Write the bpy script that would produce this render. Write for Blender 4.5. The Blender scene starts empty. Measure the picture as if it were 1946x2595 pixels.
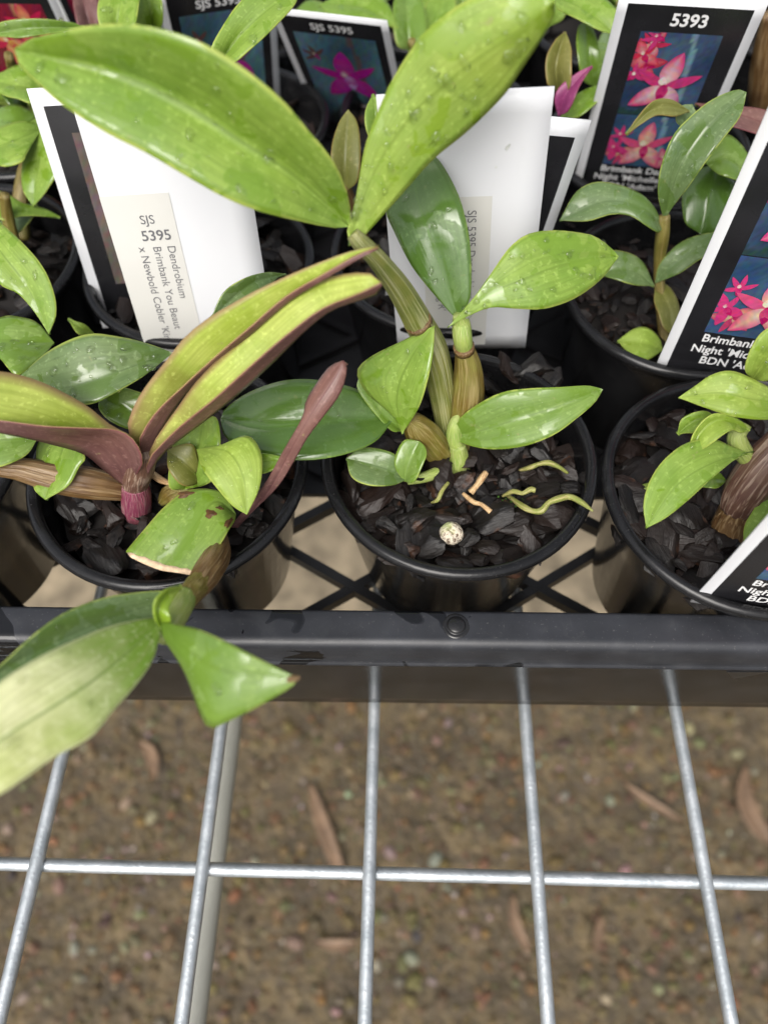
import bpy, bmesh, math, random
import numpy as np
from mathutils import Vector, Matrix
rnd = random.Random(7)
MM = 0.001
sc = bpy.context.scene
col = sc.collection

# ------------------------------------------------------------------ camera
CAMH, PITCH, FPX = 243.0, math.radians(59.3), 1873.0     # mm above the wire bench, down-tilt, focal in photo px
cd = bpy.data.cameras.new('camera')
cam = bpy.data.objects.new('camera', cd); col.objects.link(cam)
cam.location = (0, 0, CAMH * MM)
cam.rotation_euler = (math.pi / 2 - PITCH, 0, 0)
cd.sensor_fit = 'VERTICAL'; cd.sensor_height = 9.5; cd.lens = 9.5 * FPX / 2595
cd.clip_start = 0.005; cd.clip_end = 200
cd.dof.use_dof = True; cd.dof.focus_distance = 0.200; cd.dof.aperture_fstop = 2.3
sc.camera = cam

# ------------------------------------------------------------------ light
w = bpy.data.worlds.new('World'); sc.world = w; w.use_nodes = True
nt = w.node_tree; bg = nt.nodes['Background']
sky = nt.nodes.new('ShaderNodeTexSky'); sky.sky_type = 'NISHITA'; sky.sun_disc = False
SUN_EL, SUN_ROT = math.radians(52), math.radians(-160)
sky.sun_elevation = SUN_EL; sky.sun_rotation = SUN_ROT
sky.air_density = 1.0; sky.dust_density = 6.0; sky.ozone_density = 0.6
hs = nt.nodes.new('ShaderNodeHueSaturation'); hs.inputs['Saturation'].default_value = 0.35     # cloud veil: a whiter sky
nt.links.new(sky.outputs[0], hs.inputs['Color']); nt.links.new(hs.outputs[0], bg.inputs[0]); bg.inputs[1].default_value = 0.15
sl = bpy.data.lights.new('sun', 'SUN'); sl.energy = 1.5; sl.angle = math.radians(45); sl.color = (1, 0.97, 0.92)
so = bpy.data.objects.new('sun', sl); col.objects.link(so)
sdir = Vector((math.sin(SUN_ROT) * math.cos(SUN_EL), math.cos(SUN_ROT) * math.cos(SUN_EL), math.sin(SUN_EL)))
so.rotation_euler = sdir.to_track_quat('Z', 'Y').to_euler()
sc.view_settings.view_transform = 'Standard'; sc.view_settings.look = 'None'
sc.view_settings.exposure = 0.52; sc.view_settings.gamma = 1.0
sc.cycles.use_denoising = True
sc.cycles.max_bounces = 10; sc.cycles.transmission_bounces = 8; sc.cycles.transparent_max_bounces = 8
sc.cycles.caustics_reflective = False

# ------------------------------------------------------------------ geometry of the view: photo position (1659 x 2212 grid) and height above the bench -> place
K = 1946 / 1659.0
sp_, cp_ = math.sin(PITCH), math.cos(PITCH)
def ray(x, y):
    u = (x - 829.5) * K / FPX; v = (y * K - 1297.5) / FPX
    return np.array([u, cp_ - v * sp_, -sp_ - v * cp_])
def P(x, y, h):
    d = ray(x, y); t = (h - CAMH) / d[2]
    return np.array([d[0] * t, d[1] * t, h])
def pxmm(p):          # photo-grid px -> mm at a place
    z = (p[1] * cp_ - (p[2] - CAMH) * sp_)
    return K * z / FPX

# ------------------------------------------------------------------ materials
MATS = {}
def N(t, ty, **kw):
    n = t.nodes.new(ty)
    for k, v in kw.items():
        if k.startswith('i_'): n.inputs[k[2:].replace('_', ' ')].default_value = v
        else: setattr(n, k, v)
    return n
def newmat(name):
    m = bpy.data.materials.new(name); m.use_nodes = True
    t = m.node_tree; b = t.nodes['Principled BSDF']
    MATS[name] = m
    return m, t, b
def ramp(t, fac, stops):
    r = t.nodes.new('ShaderNodeValToRGB'); e = r.color_ramp.elements
    while len(e) < len(stops): e.new(0.5)
    for i, (p, c) in enumerate(stops):
        e[i].position = p; e[i].color = (c, c, c, 1) if not isinstance(c, tuple) else (*c, 1)
    t.links.new(fac, r.inputs[0]); return r.outputs[0]
def mixc(t, fac, a, b, mode='MIX'):
    n = t.nodes.new('ShaderNodeMix'); n.data_type = 'RGBA'; n.blend_type = mode
    for i, v in ((0, fac), (6, a), (7, b)):
        if hasattr(v, 'links'): t.links.new(v, n.inputs[i])
        else: n.inputs[i].default_value = (*v, 1) if isinstance(v, tuple) else v
    return n.outputs[2]
def math_(t, op, a, b=None, c=None):
    n = t.nodes.new('ShaderNodeMath'); n.operation = op
    for i, v in enumerate((a, b, c)):
        if v is None: continue
        if hasattr(v, 'links'): t.links.new(v, n.inputs[i])
        else: n.inputs[i].default_value = v
    return n.outputs[0]
def noise(t, scale, detail=3, vec=None, rough=0.55, dist=0.0):
    n = N(t, 'ShaderNodeTexNoise'); n.inputs['Scale'].default_value = scale; n.inputs['Detail'].default_value = detail
    n.inputs['Roughness'].default_value = rough; n.inputs['Distortion'].default_value = dist
    if vec is None:
        tc = t.nodes.get('TC') or N(t, 'ShaderNodeTexCoord', name='TC'); vec = tc.outputs['Object']
    t.links.new(vec, n.inputs['Vector']); return n.outputs['Fac']
def bump(t, b, h, strength, dist=0.001):
    n = N(t, 'ShaderNodeBump'); n.inputs['Strength'].default_value = strength; n.inputs['Distance'].default_value = dist
    t.links.new(h, n.inputs['Height']); t.links.new(n.outputs[0], b.inputs['Normal']); return n

def leaf_mat(name, ca, cb, edge=(0.42, 0.5, 0.10), rib=None, rough=0.48, wet=0.45, trans=0.28, speck=0.35, cc=None, dark=0.40, ccr=((0.25, 1.0), (0.60, 0.0)), ew=0.93):
    m, t, b = newmat(name)
    uv = N(t, 'ShaderNodeUVMap'); sx = N(t, 'ShaderNodeSeparateXYZ'); t.links.new(uv.outputs[0], sx.inputs[0])
    U, V = sx.outputs[0], sx.outputs[1]
    au = math_(t, 'ABSOLUTE', math_(t, 'MULTIPLY_ADD', U, 2.0, -1.0))
    n1 = noise(t, 70, 3); c = mixc(t, ramp(t, n1, [(0.36, 0.0), (0.64, 1.0)]), ca, cb)
    c = mixc(t, math_(t, 'MULTIPLY', ramp(t, noise(t, 330, 4), [(0.42, 0.0), (0.68, 1.0)]), 0.30), c, tuple(min(1, x * 1.25 + 0.02) for x in cb))
    c = mixc(t, math_(t, 'MULTIPLY', ramp(t, noise(t, 38, 2), [(0.40, 0.0), (0.62, 1.0)]), dark), c, (ca[0] * 0.62, ca[1] * 0.78, ca[2] * 1.15))
    if cc: c = mixc(t, ramp(t, math_(t, 'ADD', V, math_(t, 'MULTIPLY', n1, 0.5)), list(ccr)), c, cc)
    # long veins
    cx = N(t, 'ShaderNodeCombineXYZ'); t.links.new(math_(t, 'MULTIPLY', U, 24.0), cx.inputs[0]); t.links.new(math_(t, 'MULTIPLY', V, 1.6), cx.inputs[1])
    vein = noise(t, 1.0, 2, cx.outputs[0])
    c = mixc(t, math_(t, 'MULTIPLY', ramp(t, vein, [(0.42, 0.0), (0.62, 1.0)]), 0.38), c, tuple(x * 0.58 for x in ca))
    c = mixc(t, math_(t, 'MULTIPLY', ramp(t, noise(t, 420, 3), [(0.69, 0.0), (0.73, 1.0)]), 0.5), c, (0.30, 0.27, 0.11))
    # dust specks
    sp = noise(t, 900, 2); c = mixc(t, math_(t, 'MULTIPLY', ramp(t, sp, [(0.58, 0.0), (0.68, 1.0)]), speck), c, tuple(min(1, x * 1.5 + 0.05) for x in cb))
    if rib is None: rib = tuple(x * 0.75 for x in ca)
    c = mixc(t, ramp(t, au, [(0.0, 0.85), (0.045, 0.0)]), c, rib)
    c = mixc(t, ramp(t, au, [(ew, 0.0), (0.985, 0.85)]), c, edge)
    wm = ramp(t, math_(t, 'ADD', math_(t, 'MULTIPLY', noise(t, 80, 2, dist=0.8), 0.6), math_(t, 'MULTIPLY', noise(t, 230, 2, dist=0.5), 0.4)), [(1 - wet - 0.11, 0.0), (1 - wet - 0.08, 1.0)]) if wet > 0 else None
    if wm is not None:
        c = mixc(t, math_(t, 'MULTIPLY', wm, 0.7), c, (ca[0] * 0.84, ca[1] * 0.92, ca[2] * 0.45))
        rr = N(t, 'ShaderNodeMapRange'); t.links.new(wm, rr.inputs[0]); rr.inputs[3].default_value = rough; rr.inputs[4].default_value = 0.2
        t.links.new(rr.outputs[0], b.inputs['Roughness'])
        t.links.new(math_(t, 'MULTIPLY', wm, 0.75), b.inputs['Coat Weight']); b.inputs['Coat Roughness'].default_value = 0.15; b.inputs['Coat IOR'].default_value = 1.48
    else: b.inputs['Roughness'].default_value = rough
    t.links.new(c, b.inputs['Base Color'])
    b.inputs['Specular IOR Level'].default_value = 0.38
    hh = math_(t, 'ADD', math_(t, 'MULTIPLY', vein, 0.35), math_(t, 'MULTIPLY', noise(t, 260, 3), 0.5))
    bump(t, b, hh, 0.30, 0.0006)
    tr = N(t, 'ShaderNodeBsdfTranslucent'); t.links.new(mixc(t, 0.6, c, tuple(min(1, x * 1.5) for x in (cb[0] * 1.1, cb[1], cb[2] * 0.3))), tr.inputs[0])
    mx = N(t, 'ShaderNodeMixShader'); mx.inputs[0].default_value = trans
    out = t.nodes['Material Output']; t.links.new(b.outputs[0], mx.inputs[1]); t.links.new(tr.outputs[0], mx.inputs[2]); t.links.new(mx.outputs[0], out.inputs[0])
    return m
leaf_mat('leaf_bright', (0.180, 0.295, 0.036), (0.260, 0.375, 0.062), wet=0.36)
leaf_mat('leaf_lime', (0.245, 0.360, 0.044), (0.345, 0.445, 0.082), wet=0.36)
leaf_mat('leaf_mid', (0.155, 0.255, 0.046), (0.225, 0.330, 0.075), wet=0.44)
leaf_mat('leaf_dark', (0.070, 0.135, 0.030), (0.110, 0.185, 0.052), edge=(0.2, 0.3, 0.05), wet=0.50, rough=0.40, trans=0.14, rib=(0.10, 0.2, 0.04))
leaf_mat('leaf_grey', (0.110, 0.180, 0.060), (0.170, 0.240, 0.090), wet=0.38, speck=0.5)
leaf_mat('leaf_pale', (0.500, 0.550, 0.200), (0.740, 0.750, 0.420), trans=0.12, edge=(0.62, 0.66, 0.34), wet=0.12, speck=0.2, rib=(0.12, 0.22, 0.03), cc=(0.16, 0.28, 0.03), dark=0.0, ccr=((0.42, 1.0), (0.85, 0.0)))
leaf_mat('leaf_green_under', (0.150, 0.240, 0.060), (0.200, 0.300, 0.080), wet=0.0, rough=0.5)
leaf_mat('leaf_bronze_in', (0.320, 0.420, 0.050), (0.450, 0.520, 0.110), edge=(0.30, 0.17, 0.10), rib=(0.24, 0.20, 0.06), wet=0.12, cc=(0.20, 0.075, 0.065), dark=0.10, ew=0.80, ccr=((0.26, 1.0), (0.58, 0.0)), rough=0.36)
leaf_mat('leaf_purple', (0.125, 0.054, 0.048), (0.190, 0.095, 0.076), edge=(0.2, 0.06, 0.07), rib=(0.09, 0.02, 0.03), wet=0.15, rough=0.36, trans=0.12)
leaf_mat('leaf_magenta', (0.24, 0.03, 0.12), (0.3, 0.06, 0.16), edge=(0.2, 0.06, 0.07), wet=0.15, rough=0.36, trans=0.25)
leaf_mat('leaf_olive', (0.16, 0.17, 0.03), (0.22, 0.21, 0.06), edge=(0.3, 0.2, 0.06), wet=0.2, rough=0.36)

def cane_mat(name, base, alt, line, k=26.0, rough=0.45):
    m, t, b = newmat(name)
    uv = N(t, 'ShaderNodeUVMap'); sx = N(t, 'ShaderNodeSeparateXYZ'); t.links.new(uv.outputs[0], sx.inputs[0])
    cx = N(t, 'ShaderNodeCombineXYZ'); t.links.new(math_(t, 'MULTIPLY', sx.outputs[0], k), cx.inputs[0]); t.links.new(math_(t, 'MULTIPLY', sx.outputs[1], 3.5), cx.inputs[1])
    st = noise(t, 1.0, 3, cx.outputs[0], dist=0.3)
    c = mixc(t, ramp(t, noise(t, 130, 3), [(0.35, 0.0), (0.65, 1.0)]), base, alt)
    c = mixc(t, ramp(t, st, [(0.5, 0.0), (0.62, 0.85)]), c, line)
    t.links.new(c, b.inputs['Base Color']); b.inputs['Roughness'].default_value = rough
    bump(t, b, st, 0.55, 0.0009)
cane_mat('cane_green', (0.11, 0.135, 0.022), (0.18, 0.18, 0.045), (0.33, 0.33, 0.18))
cane_mat('cane_amber', (0.115, 0.075, 0.010), (0.15, 0.135, 0.022), (0.24, 0.19, 0.07))
cane_mat('cane_dry', (0.085, 0.042, 0.014), (0.145, 0.082, 0.028), (0.25, 0.17, 0.085), 16)
cane_mat('cane_purple', (0.09, 0.04, 0.03), (0.13, 0.07, 0.045), (0.33, 0.24, 0.18), 20)
cane_mat('cane_magenta', (0.16, 0.025, 0.06), (0.22, 0.06, 0.08), (0.26, 0.14, 0.14), 30)
cane_mat('stem_green', (0.19, 0.28, 0.05), (0.28, 0.34, 0.08), (0.34, 0.38, 0.14), 20)
cane_mat('root_green', (0.19, 0.23, 0.045), (0.28, 0.28, 0.08), (0.38, 0.30, 0.14), 6)
cane_mat('root_tan', (0.42, 0.27, 0.13), (0.55, 0.38, 0.20), (0.30, 0.16, 0.06), 8, 0.7)

def simple(name, c, rough=0.5, spec=0.5, ns=0, amp=0.25, bmp=0.0, bscale=300):
    m, t, b = newmat(name)
    b.inputs['Roughness'].default_value = rough; b.inputs['Specular IOR Level'].default_value = spec
    if ns:
        cc = mixc(t, ramp(t, noise(t, ns, 4), [(0.3, 0.0), (0.7, 1.0)]), tuple(x * (1 - amp) for x in c), tuple(min(1, x * (1 + amp)) for x in c))
        t.links.new(cc, b.inputs['Base Color'])
    else: b.inputs['Base Color'].default_value = (*c, 1)
    if bmp: bump(t, b, noise(t, bscale, 4), bmp, 0.001)
    return m
simple('card_white', (0.66, 0.67, 0.69), 0.28, 0.5, 30, 0.02, 0.04, 40)
simple('sticker', (0.58, 0.575, 0.54), 0.5, 0.4, 40, 0.03, 0.1, 60)
simple('print_black', (0.014, 0.014, 0.016), 0.22, 0.5, 60, 0.3)
simple('print_white', (0.75, 0.75, 0.75), 0.3)
simple('ink', (0.12, 0.12, 0.13), 0.6)
simple('brown_spot', (0.085, 0.040, 0.012), 0.5, 0.4, 900, 0.5)
simple('dead_edge', (0.62, 0.46, 0.30), 0.7, 0.3, 700, 0.25)
simple('moss', (0.03, 0.075, 0.010), 0.9, 0.2, 500, 0.4)
simple('dry_leaf', (0.150, 0.094, 0.055), 0.55, 0.4, 60, 0.35, 0.3, 200)
simple('rail_paint', (0.27, 0.27, 0.235), 0.4, 0.5, 40, 0.1)
m, t, b = newmat('print_photo'); a = N(t, 'ShaderNodeVertexColor', layer_name='Col'); t.links.new(a.outputs[0], b.inputs['Base Color']); b.inputs['Roughness'].default_value = 0.25

# black plastic with dust, scuffs and wet patches
def plastic(name, c, rough, scuff, wetamt=0.0, spec=0.5):
    m, t, b = newmat(name)
    d = noise(t, 60, 5); f = noise(t, 1500, 2)
    cc = mixc(t, ramp(t, d, [(0.35, 0.0), (0.75, 1.0)]), c, tuple(x * 1.9 + 0.004 for x in c))
    cc = mixc(t, math_(t, 'MULTIPLY', ramp(t, f, [(0.66, 0.0), (0.74, 1.0)]), scuff), cc, (0.22, 0.21, 0.2))
    cc = mixc(t, math_(t, 'MULTIPLY', ramp(t, noise(t, 120, 6, rough=0.7, dist=0.6), [(0.56, 0.0), (0.64, 1.0)]), scuff * 0.35), cc, (0.10, 0.10, 0.095))
    r = N(t, 'ShaderNodeMapRange'); t.links.new(noise(t, 200, 4), r.inputs[0]); r.inputs[3].default_value = rough - 0.06; r.inputs[4].default_value = rough + 0.12
    ro = r.outputs[0]
    if wetamt:
        wm = ramp(t, noise(t, 38, 2, dist=1.5), [(1 - wetamt, 0.0), (1 - wetamt + 0.015, 1.0)])
        cc = mixc(t, wm, cc, tuple(x * 0.35 for x in c))
        mm = N(t, 'ShaderNodeMix'); t.links.new(wm, mm.inputs[0]); t.links.new(ro, mm.inputs[2]); mm.inputs[3].default_value = 0.05; ro = mm.outputs[0]
    t.links.new(cc, b.inputs['Base Color']); t.links.new(ro, b.inputs['Roughness']); b.inputs['Specular IOR Level'].default_value = spec
    bump(t, b, noise(t, 700, 3), 0.06, 0.0004)
plastic('pot_plastic', (0.005, 0.005, 0.0055), 0.15, 0.12, 0.0, 0.30)
plastic('tray_plastic', (0.013, 0.014, 0.017), 0.36, 0.22, 0.43, 0.45)
plastic('tray_wall', (0.008, 0.008, 0.0085), 0.14, 0.08, 0.0, 0.4)
plastic('lattice', (0.010, 0.010, 0.011), 0.3, 0.1)

m, t, b = newmat('bark')
n = noise(t, 1500, 5); st = N(t, 'ShaderNodeTexCoord'); mp = N(t, 'ShaderNodeMapping'); mp.inputs['Scale'].default_value = (0.15, 1, 1)
t.links.new(st.outputs['Object'], mp.inputs[0]); fib = noise(t, 5000, 4, mp.outputs[0])
oi = N(t, 'ShaderNodeObjectInfo')
c = mixc(t, ramp(t, n, [(0.3, 0.0), (0.72, 1.0)]), (0.0022, 0.0019, 0.0018), (0.0105, 0.0082, 0.007))
c = mixc(t, math_(t, 'MULTIPLY', ramp(t, oi.outputs['Random'], [(0.45, 0.0), (1.0, 1.0)]), 0.65), c, (0.020, 0.0105, 0.0075))
c = mixc(t, math_(t, 'MULTIPLY', ramp(t, noise(t, 420, 4), [(0.60, 0.0), (0.70, 1.0)]), 0.6), c, (0.11, 0.048, 0.024))
t.links.new(c, b.inputs['Base Color'])
rr = N(t, 'ShaderNodeMapRange'); t.links.new(n, rr.inputs[0]); rr.inputs[3].default_value = 0.20; rr.inputs[4].default_value = 0.75; b.inputs['Specular IOR Level'].default_value = 0.33; t.links.new(rr.outputs[0], b.inputs['Roughness'])
bump(t, b, math_(t, 'ADD', fib, n), 0.5, 0.0008)
m, t, b = newmat('soil'); b.inputs['Base Color'].default_value = (0.008, 0.006, 0.005, 1); b.inputs['Roughness'].default_value = 0.9

m, t, b = newmat('galvanised'); b.inputs['Metallic'].default_value = 0.75
n = noise(t, 150, 4); f = noise(t, 900, 3)
c = mixc(t, ramp(t, n, [(0.3, 0.0), (0.7, 1.0)]), (0.33, 0.365, 0.385), (0.53, 0.56, 0.58))
c = mixc(t, math_(t, 'MULTIPLY', ramp(t, f, [(0.66, 0.0), (0.72, 1.0)]), 0.4), c, (0.2, 0.2, 0.2))
t.links.new(c, b.inputs['Base Color']); b.inputs['Roughness'].default_value = 0.5; bump(t, b, f, 0.25, 0.0006)

m, t, b = newmat('pumice')
n = noise(t, 1100, 4); c = mixc(t, ramp(t, n, [(0.40, 0.0), (0.52, 1.0)]), (0.12, 0.08, 0.05), (0.58, 0.51, 0.40))
c = mixc(t, ramp(t, noise(t, 150, 2), [(0.55, 0.0), (0.7, 0.7)]), c, (0.45, 0.52, 0.2)); t.links.new(c, b.inputs['Base Color']); b.inputs['Roughness'].default_value = 0.9; bump(t, b, n, 0.8, 0.0012)

m, t, b = newmat('water_drop'); b.inputs['Base Color'].default_value = (1, 1, 1, 1); b.inputs['Roughness'].default_value = 0.0
b.inputs['Transmission Weight'].default_value = 1.0; b.inputs['IOR'].default_value = 1.33
tp = N(t, 'ShaderNodeBsdfTransparent'); mx = N(t, 'ShaderNodeMixShader'); mx2 = N(t, 'ShaderNodeMixShader'); mx2.inputs[0].default_value = 0.5
tp.inputs[0].default_value = (0.97, 0.99, 0.90, 1)
gl = N(t, 'ShaderNodeBsdfGlossy'); gl.inputs['Roughness'].default_value = 0.02; fr = N(t, 'ShaderNodeFresnel'); fr.inputs[0].default_value = 1.38; ge = N(t, 'ShaderNodeNewGeometry')
t.links.new(math_(t, 'MULTIPLY', fr.outputs[0], math_(t, 'SUBTRACT', 1.0, ge.outputs['Backfacing'])), mx.inputs[0])
t.links.new(tp.outputs[0], mx.inputs[1]); t.links.new(gl.outputs[0], mx.inputs[2])
t.links.new(mx.outputs[0], mx2.inputs[1]); t.links.new(b.outputs[0], mx2.inputs[2]); t.links.new(mx2.outputs[0], t.nodes['Material Output'].inputs[0])

m, t, b = newmat('gravel_ground')
vo = N(t, 'ShaderNodeTexVoronoi'); vo.inputs['Scale'].default_value = 110; tc = N(t, 'ShaderNodeTexCoord', name='TC'); t.links.new(tc.outputs['Object'], vo.inputs['Vector'])
c = mixc(t, ramp(t, noise(t, 16, 6), [(0.34, 0.0), (0.66, 1.0)]), (0.046, 0.032, 0.014), (0.165, 0.117, 0.052))
c = mixc(t, ramp(t, noise(t, 75, 5), [(0.45, 0.0), (0.62, 0.85)]), c, (0.056, 0.039, 0.018), 'MIX')
hs = N(t, 'ShaderNodeHueSaturation'); hs.inputs['Saturation'].default_value = 0.08; hs.inputs['Value'].default_value = 0.12; t.links.new(vo.outputs['Color'], hs.inputs['Color'])
c = mixc(t, 0.22, c, hs.outputs[0]); t.links.new(c, b.inputs['Base Color'])
b.inputs['Roughness'].default_value = 0.8; b.inputs['Specular IOR Level'].default_value = 0.2; bump(t, b, math_(t, 'ADD', vo.outputs['Distance'], noise(t, 140, 4)), 0.6, 0.006)
simple('concrete', (0.205, 0.165, 0.108), 0.7, 0.35, 26, 0.45, 0.4, 120)
m, t, b = newmat('pebble'); oi = N(t, 'ShaderNodeVertexColor', layer_name='Col'); t.links.new(oi.outputs[0], b.inputs['Base Color']); b.inputs['Roughness'].default_value = 0.7; b.inputs['Specular IOR Level'].default_value = 0.25

# ------------------------------------------------------------------ object helpers
def link(name, me, mats, parent=None, loc=None):
    o = bpy.data.objects.new(name, me); col.objects.link(o)
    for mname in ([mats] if isinstance(mats, str) else mats):
        if mname: me.materials.append(MATS[mname])
    if parent: o.parent = parent
    if loc is not None: o.location = [c * MM for c in loc]
    return o
def tag(o, label=None, cat=None, group=None, kind=None):
    for k, v in (('label', label), ('category', cat), ('group', group), ('kind', kind)):
        if v: o[k] = v
    return o
def empty(name, loc, label, cat, group=None):
    o = bpy.data.objects.new(name, None); col.objects.link(o); o.location = [c * MM for c in loc]
    o.empty_display_size = 0.01; o['_o'] = [float(c) for c in loc]
    return tag(o, label, cat, group)
def org(parent):
    while parent is not None and '_o' not in parent: parent = parent.parent
    return np.array(parent['_o']) if parent is not None else np.zeros(3)
def mesh(name, verts, faces, parent=None, smooth=True):
    """verts in mm, world; stored in metres about the thing's base"""
    me = bpy.data.meshes.new(name)
    me.from_pydata(((np.asarray(verts, float) - org(parent)) * MM).tolist(), [], [list(f) for f in faces])
    if smooth: me.polygons.foreach_set('use_smooth', [True] * len(me.polygons))
    me.update(); return me
def setuv(me, uvs):
    l = me.uv_layers.new(name='UVMap'); idx = np.empty(len(me.loops), int); me.loops.foreach_get('vertex_index', idx)
    l.data.foreach_set('uv', np.asarray(uvs, float)[idx].ravel())

def cr(pts, n):
    """Catmull-Rom resample by arc length"""
    p = np.asarray(pts, float)
    if len(p) == 2: return p[0] + (p[1] - p[0]) * np.linspace(0, 1, n)[:, None]
    q = np.vstack([2 * p[0] - p[1], p, 2 * p[-1] - p[-2]]); out = []
    for i in range(1, len(q) - 2):
        a, b_, c_, d_ = q[i - 1], q[i], q[i + 1], q[i + 2]
        for s in np.linspace(0, 1, 16, endpoint=False):
            out.append(0.5 * (2 * b_ + (c_ - a) * s + (2 * a - 5 * b_ + 4 * c_ - d_) * s * s + (3 * b_ - a - 3 * c_ + d_) * s ** 3))
    out.append(p[-1]); out = np.array(out)
    s = np.r_[0, np.cumsum(np.linalg.norm(np.diff(out[:, :2], axis=0), axis=1) + 1e-9)]; s /= s[-1]
    tt = np.linspace(0, 1, n)
    return np.stack([np.interp(tt, s, out[:, k]) for k in range(p.shape[1])], 1)

NL, NC = 26, 13
def blade(parent, L, M, R, mat, under='leaf_green_under', thick=0.9, bulge=0.06, drops=0, name='leaf', seed=0, dsize=1.0, label=None, ruffle=0.35):
    """leaf from three space curves (mm): left edge, midrib, right edge"""
    n = len(M); rg = random.Random(seed + 11)
    ph1, ph2, f1, f2 = rg.uniform(0, 6), rg.uniform(0, 6), rg.uniform(5, 9), rg.uniform(5, 9)
    g = np.zeros((n, NC, 3))
    for j in range(NC):
        s = abs(j / (NC - 1) * 2 - 1); E = L if j < NC // 2 else R
        g[:, j] = M + (E - M) * s
    def normals(g):
        du = np.gradient(g, axis=1); dv = np.gradient(g, axis=0); nn = np.cross(du, dv); ln = np.linalg.norm(nn, axis=2, keepdims=True)
        nn = nn / np.maximum(ln, 1e-6)
        wgt = ln[..., 0]; mean = (nn * ln).sum((0, 1)); cen = g.mean((0, 1))
        flip = np.dot(mean, np.array([0, 0, CAMH]) - cen) < 0
        # tidy the pinched ends
        nn[0] = nn[1]; nn[-1] = nn[-2]
        return (-nn if flip else nn), flip
    nn, flip = normals(g)
    v = np.linspace(0, 1, n)
    for j in range(NC):
        u = j / (NC - 1) * 2 - 1; s = abs(u); E = L if u < 0 else R
        wd = np.linalg.norm(E - M, axis=1)
        off = bulge * wd * (1 - (2 * s - 1) ** 2) + ruffle * s ** 2 * np.sin(v * (f1 if u < 0 else f2) + (ph1 if u < 0 else ph2)) * np.sin(v * math.pi)
        g[:, j] += nn[:, j] * off[:, None]
    nn, flip = normals(g)
    # thinner towards the edge
    tk = np.array([thick * (0.35 + 0.65 * (1 - abs(j / (NC - 1) * 2 - 1) ** 3)) for j in range(NC)])
    bot = g - nn * tk[None, :, None]
    V = np.vstack([g.reshape(-1, 3), bot.reshape(-1, 3)]); F = []; nb = n * NC
    def q(a, b_, c_, d_): F.append((a, d_, c_, b_) if flip else (a, b_, c_, d_))
    for i in range(n - 1):
        for j in range(NC - 1):
            a = i * NC + j; q(a, a + 1, a + NC + 1, a + NC)
    nt_ = len(F)
    for i in range(n - 1):
        for j in range(NC - 1):
            a = nb + i * NC + j; q(a, a + NC, a + NC + 1, a + 1)
    nu_ = len(F)
    for i in range(n - 1):
        a = i * NC; q(a, a + NC, nb + a + NC, nb + a)
        a = i * NC + NC - 1; q(a, nb + a, nb + a + NC, a + NC)
    for j in range(NC - 1):
        a = (n - 1) * NC + j; q(a, a + 1, nb + a + 1, nb + a)
        a = j; q(a, nb + a, nb + a + 1, a + 1)
    me = mesh(name, V, F, parent)
    mi = np.zeros(len(F), int); mi[nt_:nu_] = 1; me.polygons.foreach_set('material_index', mi)
    uu, vv = np.meshgrid(np.linspace(0, 1, NC), v); uv1 = np.stack([uu.ravel(), vv.ravel()], 1); setuv(me, np.vstack([uv1, uv1]))
    o = link(name, me, [mat, under], parent)
    if label: o['label'] = label
    if drops: add_drops(o, g, nn, drops, rg, dsize)
    o_g = (g, nn); GRID[o.name] = o_g
    return o
GRID = {}
def add_drops(o, g, nn, count, rg, dsize=1.0):
    V, F = [], []; n = g.shape[0]
    for k in range(count):
        i = rg.uniform(2, n - 3); j = rg.uniform(0.7, NC - 1.7); i0, j0 = int(i), int(j); fi, fj = i - i0, j - j0
        p = g[i0, j0] * (1 - fi) * (1 - fj) + g[i0 + 1, j0] * fi * (1 - fj) + g[i0, j0 + 1] * (1 - fi) * fj + g[i0 + 1, j0 + 1] * fi * fj
        nv = nn[i0, j0]; r = dsize * (rg.uniform(0.25, 0.6) if rg.random() < 0.66 else rg.uniform(0.75, 1.2))
        a = np.cross(nv, [0.3, 0.2, 0.9]); a /= np.linalg.norm(a) + 1e-9; b_ = np.cross(nv, a)
        th = rg.uniform(0, 6.28); a, b_ = a * math.cos(th) + b_ * math.sin(th), b_ * math.cos(th) - a * math.sin(th)
        el = rg.uniform(0.8, 1.7) if r > 0.5 else 1.0; hh = r * rg.uniform(0.5, 0.75); w1, w2, p1 = rg.uniform(0, .22), rg.uniform(0, .16), rg.uniform(0, 6)
        S, R_ = 14, 5; b0 = len(V)
        for rr in range(R_):
            ang = rr / R_ * math.pi / 2
            for s_ in range(S):
                q_ = s_ / S * 2 * math.pi; rad = r * math.cos(ang) * (1 + w1 * math.cos(q_ * 2 + p1) + w2 * math.cos(3 * q_ + p1 * 2))
                V.append(p + a * (rad * el * math.cos(q_)) + b_ * (rad * math.sin(q_)) + nv * (hh * math.sin(ang) - 0.09))
        V.append(p + nv * (hh - 0.09)); top = len(V) - 1
        V.append(p - nv * 0.12); bt = len(V) - 1
        for rr in range(R_ - 1):
            for s_ in range(S):
                F.append((b0 + rr * S + s_, b0 + rr * S + (s_ + 1) % S, b0 + (rr + 1) * S + (s_ + 1) % S, b0 + (rr + 1) * S + s_))
        for s_ in range(S):
            F.append((b0 + (R_ - 1) * S + s_, b0 + (R_ - 1) * S + (s_ + 1) % S, top)); F.append((b0 + (s_ + 1) % S, b0 + s_, bt))
    d = link('water_droplets', mesh('water_droplets', V, F, o), 'water_drop', o); d['kind'] = 'stuff'
SEED = [0]
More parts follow.
